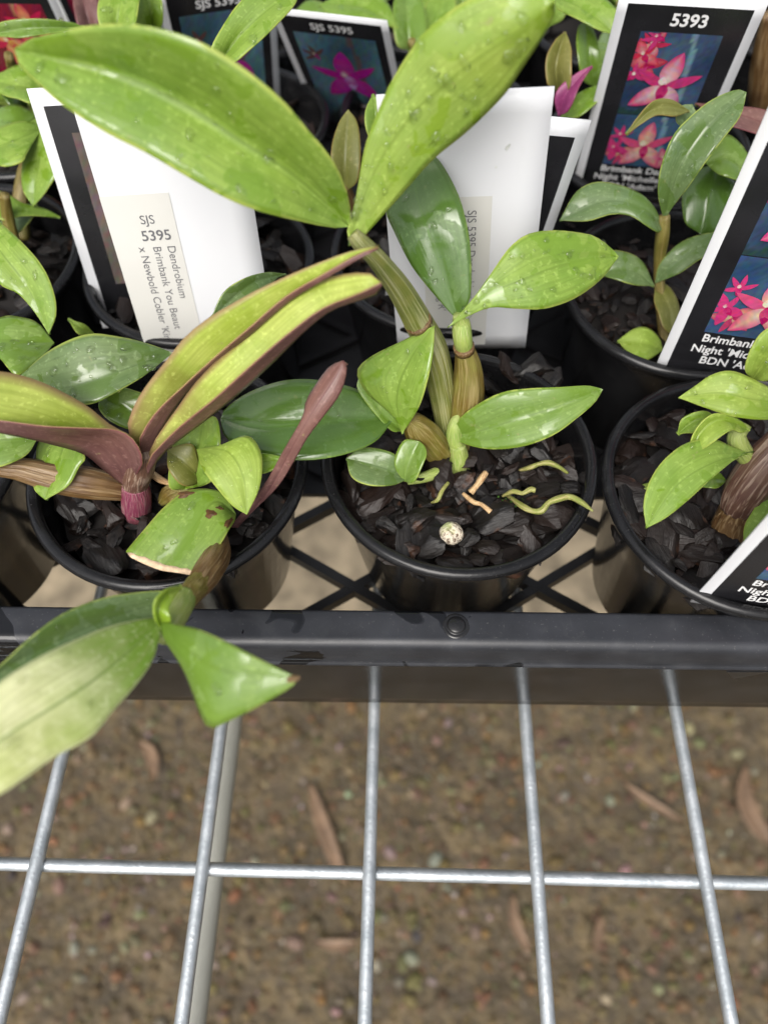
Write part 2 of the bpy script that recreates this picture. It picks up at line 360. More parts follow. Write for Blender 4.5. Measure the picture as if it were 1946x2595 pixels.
def leaf(parent, mid, L, R, dl=0, dr=0, mat='leaf_mid', blunt=False, **kw):
    """traced leaf: mid [(x,y,h)...] base to tip; L, R edges [(x,y)...] between base and tip; dl/dr: rise of each edge over the midrib, mm"""
    SEED[0] += 1
    m = cr(mid, NL); b0, t0 = mid[0][:2], mid[-1][:2]
    l = cr([b0] + list(L) + ([] if blunt else [t0]), NL); r = cr([b0] + list(R) + ([] if blunt else [t0]), NL)
    wl = np.linalg.norm(l - m[:, :2], axis=1); wr = np.linalg.norm(r - m[:, :2], axis=1)
    hl = m[:, 2] + dl * wl / max(wl.max(), 1); hr = m[:, 2] + dr * wr / max(wr.max(), 1)
    f = lambda a, h: np.array([P(x, y, z) for (x, y), z in zip(a, h)])
    kw.setdefault('seed', SEED[0])
    return blade(parent, f(l, hl), f(m[:, :2], m[:, 2]), f(r, hr), mat, **kw)

def tube3(parent, pts, rad, mat, name, seg=18, ridges=0, amp=0.06, n=24, cap=True, squash=None, label=None):
    """tube through space points (mm) with radii (mm)"""
    p = np.asarray(pts, float); q = np.c_[p, np.asarray(rad, float)]
    if len(q) > 2:
        qq = np.vstack([2 * q[0] - q[1], q, 2 * q[-1] - q[-2]]); out = []
        per = max(2, n // (len(q) - 1))
        for i in range(1, len(qq) - 2):
            a, b_, c_, d_ = qq[i - 1], qq[i], qq[i + 1], qq[i + 2]
            for s in np.linspace(0, 1, per, endpoint=False): out.append(0.5 * (2 * b_ + (c_ - a) * s + (2 * a - 5 * b_ + 4 * c_ - d_) * s * s + (3 * b_ - a - 3 * c_ + d_) * s ** 3))
        out.append(q[-1]); q = np.array(out)
    n = len(q); T = np.gradient(q[:, :3], axis=0); V, F, UV = [], [], []
    ref = np.array([0.31, 0.2, 0.93]); a = None
    for i in range(n):
        t_ = T[i] / (np.linalg.norm(T[i]) + 1e-9)
        a = np.cross(t_, ref) if a is None else a - t_ * np.dot(a, t_); a /= np.linalg.norm(a) + 1e-9; b_ = np.cross(t_, a)
        for s in range(seg):
            th = s / seg * 2 * math.pi; r = max(q[i, 3], 0.02) * (1 + (amp * math.cos(ridges * th + 0.4 * math.sin(i * .5)) if ridges else 0))
            V.append(q[i, :3] + a * r * math.cos(th) + b_ * r * math.sin(th) * (squash or 1)); UV.append((abs(s / seg * 2 - 1), i / (n - 1)))
    for i in range(n - 1):
        for s in range(seg): F.append((i * seg + s, i * seg + (s + 1) % seg, (i + 1) * seg + (s + 1) % seg, (i + 1) * seg + s))
    if cap: F.append(tuple(range(seg - 1, -1, -1))); F.append(tuple(range((n - 1) * seg, n * seg)))
    me = mesh(name, V, F, parent); setuv(me, UV)
    o = link(name, me, mat, parent)
    if label: o['label'] = label
    return o
def tube(parent, pts, mat, name, **kw):
    """traced tube: [(x, y, h, radius in photo-grid px)...]"""
    ps = [P(x, y, h) for x, y, h, r in pts]
    return tube3(parent, ps, [r * pxmm(p) for p, (x, y, h, r) in zip(ps, pts)], mat, name, **kw)

# ================================================================== THE SETTING
GZ = -750.0
def slab(name, x0, x1, y0, y1, z0, z1, mat):
    V = [(x, y, z) for z in (z0, z1) for y in (y0, y1) for x in (x0, x1)]
    F = [(0, 2, 3, 1), (4, 5, 7, 6), (0, 1, 5, 4), (1, 3, 7, 5), (3, 2, 6, 7), (2, 0, 4, 6)]
    return link(name, mesh(name, V, F, smooth=False), mat)
tag(slab('ground', -30000, 30000, -30000, 30000, GZ - 100, GZ, 'gravel_ground'), kind='structure')
tag(slab('concrete_path', -6000, 6000, 322, 2600, GZ - 60, GZ + 12, 'concrete'), kind='structure')

def ico(sub):
    bm = bmesh.new(); bmesh.ops.create_icosphere(bm, subdivisions=sub, radius=1.0)
    v = np.array([x.co[:] for x in bm.verts]); bm.verts.index_update(); f = [tuple(x.index for x in q.verts) for q in bm.faces]; bm.free(); return v, f
iv1, if1 = ico(2)
def pebbles():
    rg = random.Random(3); V, F, C = [], [], []
    tones = [(.075, .058, .036), (.12, .085, .05), (.17, .10, .05), (.22, .19, .15), (.05, .045, .04), (.11, .085, .05), (.085, .06, .03), (.30, .28, .25), (.14, .11, .075)]
    for k in range(3600):
        x, y = rg.uniform(-480, 480), rg.uniform(-190, 318); s = rg.choice((2, 2, 2.5, 3, 3, 3.5, 4, 5, 7)) * rg.uniform(.7, 1.1)
        R_ = Matrix.Rotation(rg.uniform(0, 6.3), 3, 'Z') @ Matrix.Rotation(rg.uniform(-.5, .5), 3, 'X')
        sc_ = np.array([s * rg.uniform(.8, 1.5), s, s * rg.uniform(.45, .8)])
        v = (iv1[:] * sc_) @ np.array(R_).T + [x, y, GZ + s * .2]; b0 = len(V); V.extend(v); F.extend([tuple(b0 + i for i in f) for f in if1])
        c = rg.choice(tones); c = tuple(.45 * a_ + .55 * b_ for a_, b_ in zip(c, (.105, .074, .035))) if rg.random() < .87 else c; c = tuple(x * f_ * rg.uniform(.8, 1.2) for x, f_ in zip(c, (.9, .86, .78))); C.extend([c] * len(v))
    me = mesh('gravel', V, F); ca = me.color_attributes.new('Col', 'FLOAT_COLOR', 'POINT'); ca.data.foreach_set('color', np.c_[np.array(C), np.ones(len(C))].ravel())
    tag(link('gravel', me, 'pebble'), 'brown gravel and small pebbles scattered over the ground', 'gravel', kind='stuff')
pebbles()

# fallen leaves on the gravel
def ground_leaf(pts, wpx, label):
    L, M_, R_ = [], [], []
    pts = cr(np.array(pts, float), 14)
    for i, (x, y) in enumerate(pts):
        d = pts[min(i + 1, 13)] - pts[max(i - 1, 0)]; d /= np.linalg.norm(d); nrm = np.array([-d[1], d[0]])
        w_ = wpx * math.sin(math.pi * (i + .3) / 13.8) ** .8
        q = np.array([x, y]); M_.append(P(*q, GZ + 9)); L.append(P(*(q + nrm * w_), GZ + 11)); R_.append(P(*(q - nrm * w_), GZ + 11))
    root = P(*pts[0], GZ + 5); o = empty('fallen_leaf', root, label, 'dead leaf', 'dead leaves on the gravel')
    blade(o, np.array(L), np.array(M_), np.array(R_), 'dry_leaf', 'dry_leaf', 1.0, name='leaf_blade', seed=int(pts[0][0]))
ground_leaf([(668, 1690), (690, 1760), (722, 1850), (748, 1910)], 17, 'long tan dead leaf lying on gravel beside the middle bench wire')
ground_leaf([(680, 2035), (725, 2042), (772, 2036)], 13, 'short tan dead leaf lying crosswise on the gravel left of the middle wire')
ground_leaf([(1612, 1650), (1608, 1720), (1640, 1790), (1680, 1830)], 20, 'curved pinkish tan dead leaf on gravel at the right edge')
ground_leaf([(1108, 1930), (1112, 1990), (1145, 2060)], 12, 'narrow curved dead leaf on gravel under the fourth wire')
ground_leaf([(1300, 1975), (1292, 2030), (1285, 2065)], 11, 'small brown dead leaf on gravel below the cross wire')
ground_leaf([(1345, 1690), (1400, 1730), (1475, 1775)], 9, 'thin reddish dead leaf slanting on gravel between two wires')
ground_leaf([(300, 1600), (325, 1625), (335, 1680)], 14, 'pinkish crumpled dead leaf on gravel under the pale leaf')

# wire bench
def rot(p, a):
    return np.array([p[0] * math.cos(a) - p[1] * math.sin(a), p[0] * math.sin(a) + p[1] * math.cos(a), p[2]])
YM = math.radians(-1.33)
bench = empty('wire_bench', (0, 0, -6), 'galvanised wire mesh bench top carrying the black tray', 'bench')
def wire(a, b_, r, seg=12, wob=0.25):
    rg = random.Random(int(a[0] * 7 + a[1])); n = 60; pts = [a + (b_ - a) * s + np.array([0, 0, rg.uniform(-wob, wob)]) * .4 for s in np.linspace(0, 1, n)]
    return tube3(bench, pts, [r * rg.uniform(.97, 1.03) for _ in pts], 'galvanised', 'wire', seg=seg, n=n)
WX0 = P(792, 1900, 0)[0]
for i in range(-7, 8):
    wire(rot(np.array([WX0 + 0.3 + i * 50, -300, -2.0]), YM), rot(np.array([WX0 + 0.3 + i * 50, 520, -2.0]), YM), 2.02)
y0 = P(830, 1887, -4)[1]
for j in range(-3, 8):
    wire(rot(np.array([-420, y0 + j * 75, -4.6]), YM), rot(np.array([420, y0 + j * 75, -4.6]), YM), 2.02)
# weld beads where the wires cross, in view
wv, wf = ico(2)
for i in range(-2, 4):
    p = rot(np.array([WX0 + 0.3 + i * 50, y0, -3.6]), YM)
    for sx in (-1, 1):
        link('weld_bead', mesh('weld_bead', wv * np.array([1.5, 1.3, .9]) + p + np.array([sx * 2.0, 0, 0.1]), wf, bench), 'galvanised', bench)
# support rail below
rail = empty('support_rail', (-60, 0, -80), 'pale grey support rail running under the bench wires', 'rail')
a = P(497, 1560, -75); b_ = P(415, 2205, -75); d = b_ - a
tube3(rail, [a - d * 4, a, b_, b_ + d * 2], [5.2] * 4, 'rail_paint', 'rail_tube', seg=16)

# ------------------------------------------------------------------ black tray
YT = math.radians(-0.7)
tray = empty('nursery_tray', (0, 70, 0), 'long black plastic tray holding the rows of orchid pots', 'tray')
def extr(name, prof, x0, x1, mat, n=60, wob=0.0):
    V, F = [], []; k = len(prof)
    for i in range(n + 1):
        x = x0 + (x1 - x0) * i / n
        for (y, z) in prof: V.append(rot(np.array([x, y, z + wob * math.sin(x * .031)]), YT))
    for i in range(n):
        for j in range(k - 1): F.append((i * k + j, (i + 1) * k + j, (i + 1) * k + j + 1, i * k + j + 1))
    return link(name, mesh(name, V, F, tray), mat, tray)
X0, X1, YB = -330, 330, 432
def arc(cy, cz, r, a0, a1, n=6): return [(cy + r * math.cos(math.radians(a0 + (a1 - a0) * i / n)), cz + r * math.sin(math.radians(a0 + (a1 - a0) * i / n))) for i in range(n + 1)]
prof = [(79.3, 54.5)] + arc(78.0, 57.0, 1.2, 0, 90) + [(75.5, 58.25), (73, 58.05)] + arc(71.4, 55.2, 2.9, 88, 172, 8) + [(68.1, 52), (67.9, 49.4), (67.5, 48.3), (67.0, 48.0), (67.0, 47.4), (69.2, 47.3)]
extr('rim', prof, X0, X1, 'tray_plastic', 80, 0.15)
extr('front_wall', [(69.4, 49), (69.6, 30), (69.9, 8), (70.4, 1.2), (72, 0.5), (72.0, 3), (71.6, 10), (71.4, 49)], X0, X1, 'tray_wall', 80, 0.1)
extr('rim', [(YB - 9, 55), (YB - 8, 58), (YB, 58.2), (YB + 3, 56), (YB + 3, 48)], X0, X1, 'tray_plastic', 10)
extr('back_wall', [(YB - 2, 50), (YB - 2, 0.5), (YB, 0.5), (YB, 50)], X0, X1, 'tray_wall', 10)
for sx in (X0, X1):
    V = []; F = []
    for (x, z) in [(-2, 0.5), (-2, 58), (6, 58.3), (6, 55), (0, 54), (0, 0.5)]:
        for y in (70, YB): V.append(rot(np.array([sx + x * (1 if sx > 0 else -1), y, z]), YT))
    F = [(2 * i, 2 * i + 1, 2 * i + 3, 2 * i + 2) for i in range(5)]
    link('side_wall', mesh('side_wall', V, F, tray, False), 'tray_wall', tray)
# lattice floor: each diagonal bar one piece
def bar(p, q, w_, z0, z1):
    d = (q - p) / np.linalg.norm(q - p); nrm = np.array([-d[1], d[0], 0]) * w_ / 2
    V = [p + nrm, p - nrm, q - nrm, q + nrm]; V = [np.array([v[0], v[1], z]) for z in (z0, z1) for v in V]
    return link('floor_bar', mesh('floor_bar', V, [(3, 2, 1, 0), (4, 5, 6, 7), (0, 1, 5, 4), (1, 2, 6, 5), (2, 3, 7, 6), (3, 0, 4, 7)], tray, False), 'lattice', tray)
ref = P(765, 1272, 4)
for s in (1, -1):
    c0 = ref[1] - s * 0.62 * ref[0]
    for k in range(-14, 15):
        c = c0 + k * 40.0     # y = s*.62 x + c
        xs = []
        lo, hi = X0, X1
        xa, xb = (73 - c) / (s * .62), (YB - 3 - c) / (s * .62)
        lo, hi = max(lo, min(xa, xb)), min(hi, max(xa, xb))
        if hi - lo > 8: bar(np.array([lo, s * .62 * lo + c, 0]), np.array([hi, s * .62 * hi + c, 0]), 3.4, 1.0 if s > 0 else 1.3, 6.0 if s > 0 else 6.4)
V = [rot(np.array(q), YT) for q in ((X0, 150, 1.0), (X1, 150, 1.0), (X1, YB - 2, 1.0), (X0, YB - 2, 1.0), (X0, 150, 3.2), (X1, 150, 3.2), (X1, YB - 2, 3.2), (X0, YB - 2, 3.2))]  # solid sheet added under the rear rows to block light from the ground
link('light_block_plate', mesh('light_block_plate', V, [(3, 2, 1, 0), (4, 5, 6, 7), (0, 1, 5, 4), (1, 2, 6, 5), (2, 3, 7, 6), (3, 0, 4, 7)], tray, False), 'lattice', tray)
# moulded stud on the rim
st = P(985, 1352, 58.3); V, F = [], []
for (r, z) in [(3.6, -0.05), (3.2, 0.25), (2.75, 0.1), (2.5, 0.12), (2.35, 0.85), (2.0, 1.1), (0.01, 1.15)]:
    for s in range(24): V.append(st + np.array([r * math.cos(s * math.pi / 12), r * math.sin(s * math.pi / 12), z]))
for i in range(6):
    for s in range(24): F.append((i * 24 + s, i * 24 + (s + 1) % 24, (i + 1) * 24 + (s + 1) % 24, (i + 1) * 24 + s))
link('stud', mesh('stud', V, F, tray), 'tray_wall', tray)
# small moulded gusset on the wall
g0 = P(1612, 1437, 46)
V = [g0 + np.array(q) for q in ((-6, 0, 0), (6, 0, 0), (0, 0, -9), (-6, -2, 0), (6, -2, 0), (0, -1, -9))]
link('gusset', mesh('gusset', V, [(3, 5, 4), (0, 3, 4, 1), (0, 2, 5, 3), (1, 4, 5, 2)], tray, False), 'lattice', tray)

# ------------------------------------------------------------------ pots with bark
def chip_mesh(seed):
    rg = random.Random(seed); v, f = ico(4); v = v.copy()
    for k in range(16):     # flat broken faces
        d = np.array([rg.gauss(0, 1) for _ in range(3)]); d /= np.linalg.norm(d); c = rg.uniform(.38, .78)
        s = v @ d; v -= np.outer(np.maximum(s - c, 0), d)
    ph = [rg.uniform(0, 6) for _ in range(6)]
    v *= (1 + .05 * np.sin(v[:, 1] * 9 + ph[0]) * np.sin(v[:, 2] * 8 + ph[1]) + .05 * np.sin(v[:, 0] * 5 + ph[2]) + .02 * np.sin(v[:, 1] * 19 + v[:, 2] * 15 + ph[3]) + .012 * np.abs(np.sin(v[:, 1] * 24 + 2 * np.sin(v[:, 0] * 4 + ph[4]))) + .012 * np.sin(v[:, 0] * 14 + v[:, 1] * 31 + ph[5]))[:, None]
    v = v * np.array([1.5 * rg.uniform(.8, 1.35), rg.uniform(.8, 1.15), rg.uniform(.36, .6)]) * MM
    me = bpy.data.meshes.new('bark_chip'); me.from_pydata(v.tolist(), [], f); me.materials.append(MATS['bark'])
    me.polygons.foreach_set('use_smooth', [True] * len(me.polygons))
    try: me.set_sharp_from_angle(angle=math.radians(26))
    except Exception: pass
    return me
CHIPS = [chip_mesh(100 + i) for i in range(14)]
HP = 68.0
def pot(x, y, label, nchips, seed, big=1.0, fill=0.0):
    o = empty('plant_pot', (x, y, 6.5), label, 'pot', 'black plastic pots in the tray')
    rg = random.Random(seed)
    prof = [(0.1, 6.5), (27.5, 6.5), (28.6, 7.5), (36.6, 59.5), (37.2, 61.0), (37.4, 64.2)] + [(38.3 + 1.85 * math.cos(math.radians(a)), 66.1 + 1.85 * math.sin(math.radians(a))) for a in range(-70, 200, 25)] + [(36.6, 64.5), (36.0, 61), (35.0, 52), (27.5, 9), (0.1, 9)]
    S = 72; V, F = [], []
    for (r, z) in prof:
        for s in range(S):
            th = 2 * math.pi * s / S; V.append((x + r * math.cos(th), y + r * math.sin(th), z))
    for i in range(len(prof) - 1):
        for s in range(S): F.append((i * S + s, i * S + (s + 1) % S, (i + 1) * S + (s + 1) % S, (i + 1) * S + s))
    k = 6
    me = mesh('pot_body', V, F[:5 * S] + F[14 * S:], o); link('pot_body', me, 'pot_plastic', o)
    me = mesh('rim', V, F[5 * S:14 * S], o); link('rim', me, 'pot_plastic', o)
    # potting mix: uneven disc and loose chips
    V = [(x, y, 53.5 + fill)]; F = []
    for i in range(1, 7):
        for s in range(24): V.append((x + 34.6 * i / 6 * math.cos(s * math.pi / 12), y + 34.6 * i / 6 * math.sin(s * math.pi / 12), 53 + fill + rg.uniform(-1.2, 1.2)))
    for s in range(24): F.append((0, 1 + s, 1 + (s + 1) % 24))
    for i in range(5):
        for s in range(24): F.append((1 + i * 24 + s, 1 + (i + 1) * 24 + s, 1 + (i + 1) * 24 + (s + 1) % 24, 1 + i * 24 + (s + 1) % 24))
    mix = link('potting_bark', mesh('potting_bark', V, F, o), 'soil', o)
    for k in range(nchips):
        lay = k / nchips
        rr = 34.0 * math.sqrt((k * 0.7548777 + rg.uniform(0, .06)) % 1.0); th = 6.28318 * ((k * 0.5698403 + rg.uniform(0, .05)) % 1.0)
        s = (rg.uniform(3.6, 6.2) if rg.random() < .55 else rg.uniform(1.8, 3.2)) * big
        rr = min(rr, 35.8 - s * .6)
        c = bpy.data.objects.new('bark_chip', rg.choice(CHIPS)); col.objects.link(c); c.parent = mix
        z = 54.5 + fill + lay * 6.0 + rg.uniform(-1, 1.0)
        c.location = (rr * math.cos(th) * MM, rr * math.sin(th) * MM, (z - 6.5) * MM)
        c.rotation_euler = (rg.uniform(-.55, .55), rg.uniform(-.5, .5), rg.uniform(0, 6.3)); c.scale = (s, s * rg.uniform(.8, 1.1), s * rg.uniform(.8, 1.2))
    return o, mix
potA, mixA = pot(21.7, 124, 'black pot in the front row centre with roots over its bark', 170, 1, 1.22, fill=1.5)
for (cx_, cy_, ch, cs, rz) in ((1150, 795, 67, 7.5, .4), (1100, 800, 66, 5.5, 1.9), (1190, 830, 64, 5, .9), (1060, 835, 64, 5.5, 2.5)):
    c = bpy.data.objects.new('bark_chip', CHIPS[int(cs * 2) % 14]); col.objects.link(c); c.parent = mixA; q = P(cx_, cy_, ch) - np.array([21.7, 124, 6.5])
    c.location = [v * MM for v in q]; c.rotation_euler = (.5, -.3, rz); c.scale = (cs, cs * .9, cs)
potB, mixB = pot(-62, 120.5, 'black front-row pot with the purple shoot and torn leaf', 170, 2, 1.22, fill=1.5)
potE, mixE = pot(102, 112.5, 'black front-row pot at the right edge with a purple-brown cane', 170, 3, 1.22, fill=1.5)
pot(-145.5, 122, 'black front-row pot cut off by the left edge', 70, 4)
potD, mixD = pot(100, 192.8, 'black second-row pot with grey-green leaves beside the tilted number labels', 110, 5)
pot(21, 211, 'black second-row pot behind the central white label', 90, 6)
pot(-64, 206, 'black second-row pot behind the white sticker label', 90, 7)
pot(-146, 208, 'black second-row pot at the left edge under hanging leaves', 80, 8)
for i, (x, y, l) in enumerate([(-146, 291, 'black third-row pot at the left edge below the red flower label'), (-62, 290, 'black third-row pot below the magenta flower labels'), (22, 294, 'black third-row pot behind the big upright leaf'),
                               (104, 273.5, 'black third-row pot holding the tall 5393 label'), (188, 285, 'black third-row pot at the right edge')]):
    pot(x, y, l, 45, 20 + i, fill=-9 if i == 3 else 0)
for i, (x, y, l) in enumerate([(-146, 373, 'black back-row pot at the upper left corner'), (-62, 373, 'black back-row pot below the SJS label'), (22, 377, 'black back-row pot at the top centre'), (105, 364, 'black back-row pot behind the 5393 label'), (188, 369, 'black back-row pot at the upper right corner')]):
    pot(x, y, l, 16, 30 + i)

# ------------------------------------------------------------------ plant labels (cards with print)
class Card:
    def __init__(s, tl, tr, bl, label, H=None, name='plant_label', W=None, low=False):
        if low:       # given by lower left, lower right and a place up the left edge
            BL, BR, UP = P(*tl), P(*tr), P(*bl); u = (BR - BL) / np.linalg.norm(BR - BL); v = UP - BL; v = v - u * np.dot(v, u); v /= np.linalg.norm(v)
            TL = BL + v * H; TR = TL + u * (W or np.linalg.norm(BR - BL))
        else: TL, TR, BL = P(*tl), P(*tr), P(*bl)
        s.W = W or np.linalg.norm(TR - TL); s.U = (TR - TL) / np.linalg.norm(TR - TL)
        v = TL - BL; v = v - s.U * np.dot(v, s.U); s.H = H or np.linalg.norm(v); s.Vv = v / np.linalg.norm(v)
        s.O = TL - s.Vv * s.H; s.Nn = np.cross(s.U, s.Vv)
        print('card', label[:30], 'W %.1f H %.1f skew %.2f' % (s.W, s.H, np.dot((TL - BL) / np.linalg.norm(TL - BL), s.U)), 'N', s.Nn.round(2))
        s.root = empty(name, s.O + s.U * s.W / 2, label, 'plant label', 'plant labels in the pots')
        V, F = [], []; nx, ny = 6, 14
        for d in (0.0, -0.45):
            for j in range(ny + 1):
                for i in range(nx + 1): V.append(s.at(s.W * i / nx, s.H * j / ny, d))
        k = (nx + 1) * (ny + 1)
        for j in range(ny):
            for i in range(nx):
                a = j * (nx + 1) + i; F.append((a, a + 1, a + nx + 2, a + nx + 1)); F.append((k + a, k + a + nx + 1, k + a + nx + 2, k + a + 1))
        for j in range(ny):
            a = j * (nx + 1); F.append((a, a + nx + 1, k + a + nx + 1, k + a)); a += nx; F.append((a, k + a, k + a + nx + 1, a + nx + 1))
        for i in range(nx):
            F.append((i, k + i, k + i + 1, i + 1)); a = ny * (nx + 1) + i; F.append((a, a + 1, k + a + 1, k + a))
        s.card = link('card', mesh('card', V, F, s.root), 'card_white', s.root)
    def at(s, x, y, d=0.0):
        b = s.bend(x, y)
        return s.O + s.U * x + s.Vv * y + s.Nn * (d + b)
    def bend(s, x, y): return -0.9 * ((y / s.H - .5) ** 2) * 2
    def loc(s, px, py):
        d = ray(px, py); o = np.array([0, 0, CAMH]); t_ = np.dot(s.O - o, s.Nn) / np.dot(d, s.Nn); q = o + d * t_ - s.O
        return np.dot(q, s.U), np.dot(q, s.Vv)
    def rect(s, x0, y0, x1, y1, mat, name, d=0.12, parent=None, thick=0.0):
        V, F = [], []; n = 12
        for j in range(n + 1):
            for i in range(3): V.append(s.at(x0 + (x1 - x0) * i / 2, y0 + (y1 - y0) * j / n, d))
        for j in range(n):
            for i in range(2): a = j * 3 + i; F.append((a, a + 1, a + 4, a + 3))
        return link(name, mesh(name, V, F, s.root), mat, parent or s.root)
    def text(s, txt, x, y, size, mat='print_white', d=0.22, rotq=0, align='CENTER', off=0.0, sx=1.0, parent=None):
        cu = bpy.data.curves.new('lettering', 'FONT'); cu.body = txt; cu.size = size; cu.align_x = align; cu.offset = off; cu.resolution_u = 4
        to = bpy.data.objects.new('tmp', cu); col.objects.link(to); dg = bpy.context.evaluated_depsgraph_get(); dg.update()
        tm = bpy.data.meshes.new_from_object(to.evaluated_get(dg)); bpy.data.objects.remove(to)
        c, sn = math.cos(math.radians(rotq)), math.sin(math.radians(rotq))
        V = [s.at(x + (v.co.x * sx) * c - v.co.y * sn, y + (v.co.x * sx) * sn + v.co.y * c, d) for v in tm.vertices]
        o = link('lettering', mesh('lettering', V, [tuple(p.vertices) for p in tm.polygons], s.root, False), mat, parent or s.root)
        bpy.data.meshes.remove(tm); return o
    def picture(s, x0, y0, x1, y1, pal, flowers, seed):
        rg = random.Random(seed); V, F, C = [], [], []; nx, ny = 26, 28
        ph = [rg.uniform(0, 6) for _ in range(8)]
        def mixv(a, b_, f): return tuple(a[i] * (1 - f) + b_[i] * f for i in range(3))
        for j in range(ny + 1):
            for i in range(nx + 1):
                u, v = i / nx, j / ny; V.append(s.at(x0 + (x1 - x0) * u, y0 + (y1 - y0) * v, 0.2))
                f = .5 + .25 * math.sin(5 * u + 3 * v + ph[0]) + .25 * math.sin(9 * v - 4 * u + ph[1]); c = mixv(pal['bg0'], pal['bg1'], min(1, max(0, f)))
                if abs(u - .78 + .1 * v) < .035: c = mixv(c, pal['stake'], .75)
                if 'low' in pal and v < .16 + .1 * math.sin(7 * u + ph[2]): c = mixv(c, pal['low'], .7)
                C.append(tuple(x * .62 * rg.uniform(.75, 1.25) for x in c))
        for j in range(ny):
            for i in range(nx): a = j * (nx + 1) + i; F.append((a, a + 1, a + nx + 2, a + nx + 1))
        lev = [0.24]
        def petal(cx, cy, ang, ln, wd, ci, ce, bend=0.0, tipc=None):
            lev[0] += 0.012; n = 12; b0 = len(V)
            for k in range(n + 1):
                q = k / n; wv_ = wd * (math.sin(math.pi * q ** .8) ** .8 if 0 < q < 1 else 0) + .02
                a = math.radians(ang + bend * q); px_, py_ = cx + ln * q * math.cos(a), cy + ln * q * math.sin(a); nx_, ny_ = -math.sin(a), math.cos(a)
                for e in (-1, -.5, 0, .5, 1):
                    V.append(s.at(min(max(px_ + nx_ * wv_ * e, x0), x1), min(max(py_ + ny_ * wv_ * e, y0), y1), lev[0]))
                    cc_ = mixv(ci, ce, min(1, .85 * q + .45 * abs(e)))
                    if tipc and q > .7: cc_ = mixv(cc_, tipc, (q - .7) * 2)
                    C.append(tuple(x * .8 * rg.uniform(.72, 1.15) for x in cc_))
            for k in range(n):
                for e in range(4): a = b0 + k * 5 + e; F.append((a, a + 1, a + 6, a + 5))
        for (fx, fy, sz, rotd, pi, pe, lip, full) in flowers:
            cx, cy = x0 + (x1 - x0) * fx, y0 + (y1 - y0) * fy
            for a in ((90, 20, 160, 232, 308) if full else (80, 140, 200, 20)):
                bigp = a in (90, 232, 308); petal(cx, cy, a + rotd, sz * (1.0 if bigp else .92), sz * (.25 if bigp else .14), pi if bigp else pe, pe, 8 * (1 if a < 90 else -1))
            petal(cx, cy + sz * .08, 270 + rotd, sz * .55, sz * .14, lip, lip); petal(cx, cy, 250 + rotd, sz * .3, sz * .1, lip, pe); petal(cx, cy, 290 + rotd, sz * .3, sz * .1, lip, pe)
            petal(cx - sz * .08, cy + sz * .04, 90, sz * .25, sz * .1, (.8, .75, .6), pi)
        me = mesh('picture', V, F, s.root); ca = me.color_attributes.new('Col', 'FLOAT_COLOR', 'POINT'); ca.data.foreach_set('color', np.c_[np.array(C), np.ones(len(C))].ravel())
        link('picture', me, 'print_photo', s.root)
BLUE = dict(bg0=(.030, .055, .12), bg1=(.08, .14, .24), stake=(.25, .42, .48), low=(.02, .06, .03))
BLUE2 = dict(bg0=(.03, .07, .16), bg1=(.09, .18, .31), stake=(.3, .5, .6))
PINK = dict(pi=(.80, .70, .66), pe=(.62, .045, .13), lip=(.48, .01, .10))
def pink_label(c, num, seed, H):
    bw = 3.0; W = c.W; c.rect(bw, bw, W - bw, H - bw, 'print_black', 'print_panel')
    if num: c.text(num, W / 2 + 1, H - 9.2, 5.6, off=0.14)
    y0, ym, y1 = 19.0, H * .5, H - 11.5
    a, b_, d = (.80, .70, .70), (.58, .045, .19), (.46, .010, .12)
    x0, x1 = 9.0, W - 9.0; w_ = x1 - x0
    c.picture(x0, ym, x1, y1, BLUE, [(.16, .62, w_ * .3, 75, (.6, .2, .25), (.45, .02, .06), d, True), (.20, .86, w_ * .24, -20, (.75, .5, .45), (.5, .03, .09), d, True), (.12, .74, w_ * .26, 30, (.7, .3, .3), (.6, .03, .08), d, True), (.08, .5, w_ * .22, -40, a, b_, d, False), (.22, .95, w_ * .22, 60, b_, b_, d, False), (.50, .40, w_ * .52, -4, a, b_, d, True)], seed)
    c.picture(x0, y0, x1, ym - 0.3, BLUE2, [(.22, .24, w_ * .26, 100, (.7, .55, .3), (.5, .05, .14), d, True), (.86, .2, w_ * .22, 30, (.7, .5, .4), b_, d, True), (.10, .35, w_ * .24, 40, b_, b_, d, True), (.14, .62, w_ * .2, 0, (.7, .4, .45), b_, d, False), (.52, .42, w_ * .46, 6, (.78, .72, .48), (.68, .09, .22), d, True)], seed + 1)
    for k, l in enumerate(('Brimbank Dark', "Night 'Michelle' x", "BDN 'Adam'")): c.text(l, W / 2, 15.4 - k * 4.3, 4.1, off=0.07)

c1 = Card((157, 234, 134), (512, 214, 134.5), (300, 792, 58), 'white plant label back with a cream typed sticker in the left pot')
x0, y1_ = c1.loc(215, 425); x1, _ = c1.loc(381, 418); xb, yb = c1.loc(330, 745)
c1.rect(x0, 1.0, x0 + 19.0, y1_, 'sticker', 'sticker', 0.16)
c1.text('SJS', x0 + 9.2, y1_ - 8.3, 3.6, 'ink', 0.26, off=0.0, align='LEFT')
c1.text('5395', x0 + 8.4, y1_ - 13.2, 4.3, 'ink', 0.26, off=0.05, align='LEFT')
for k, l in enumerate(('Dendrobium', 'Brimbank You Beaut', "x Newbold Cobler 'King")): c1.text(l, x0 + 15.0 - k * 4.1, y1_ - 15.0, 3.3, 'ink', 0.26, rotq=-90, align='LEFT')
c1b = Card((57, 193, 124), (400, 172, 124), (288, 705, 52), 'white-bordered printed label mostly hidden behind the white sticker label')
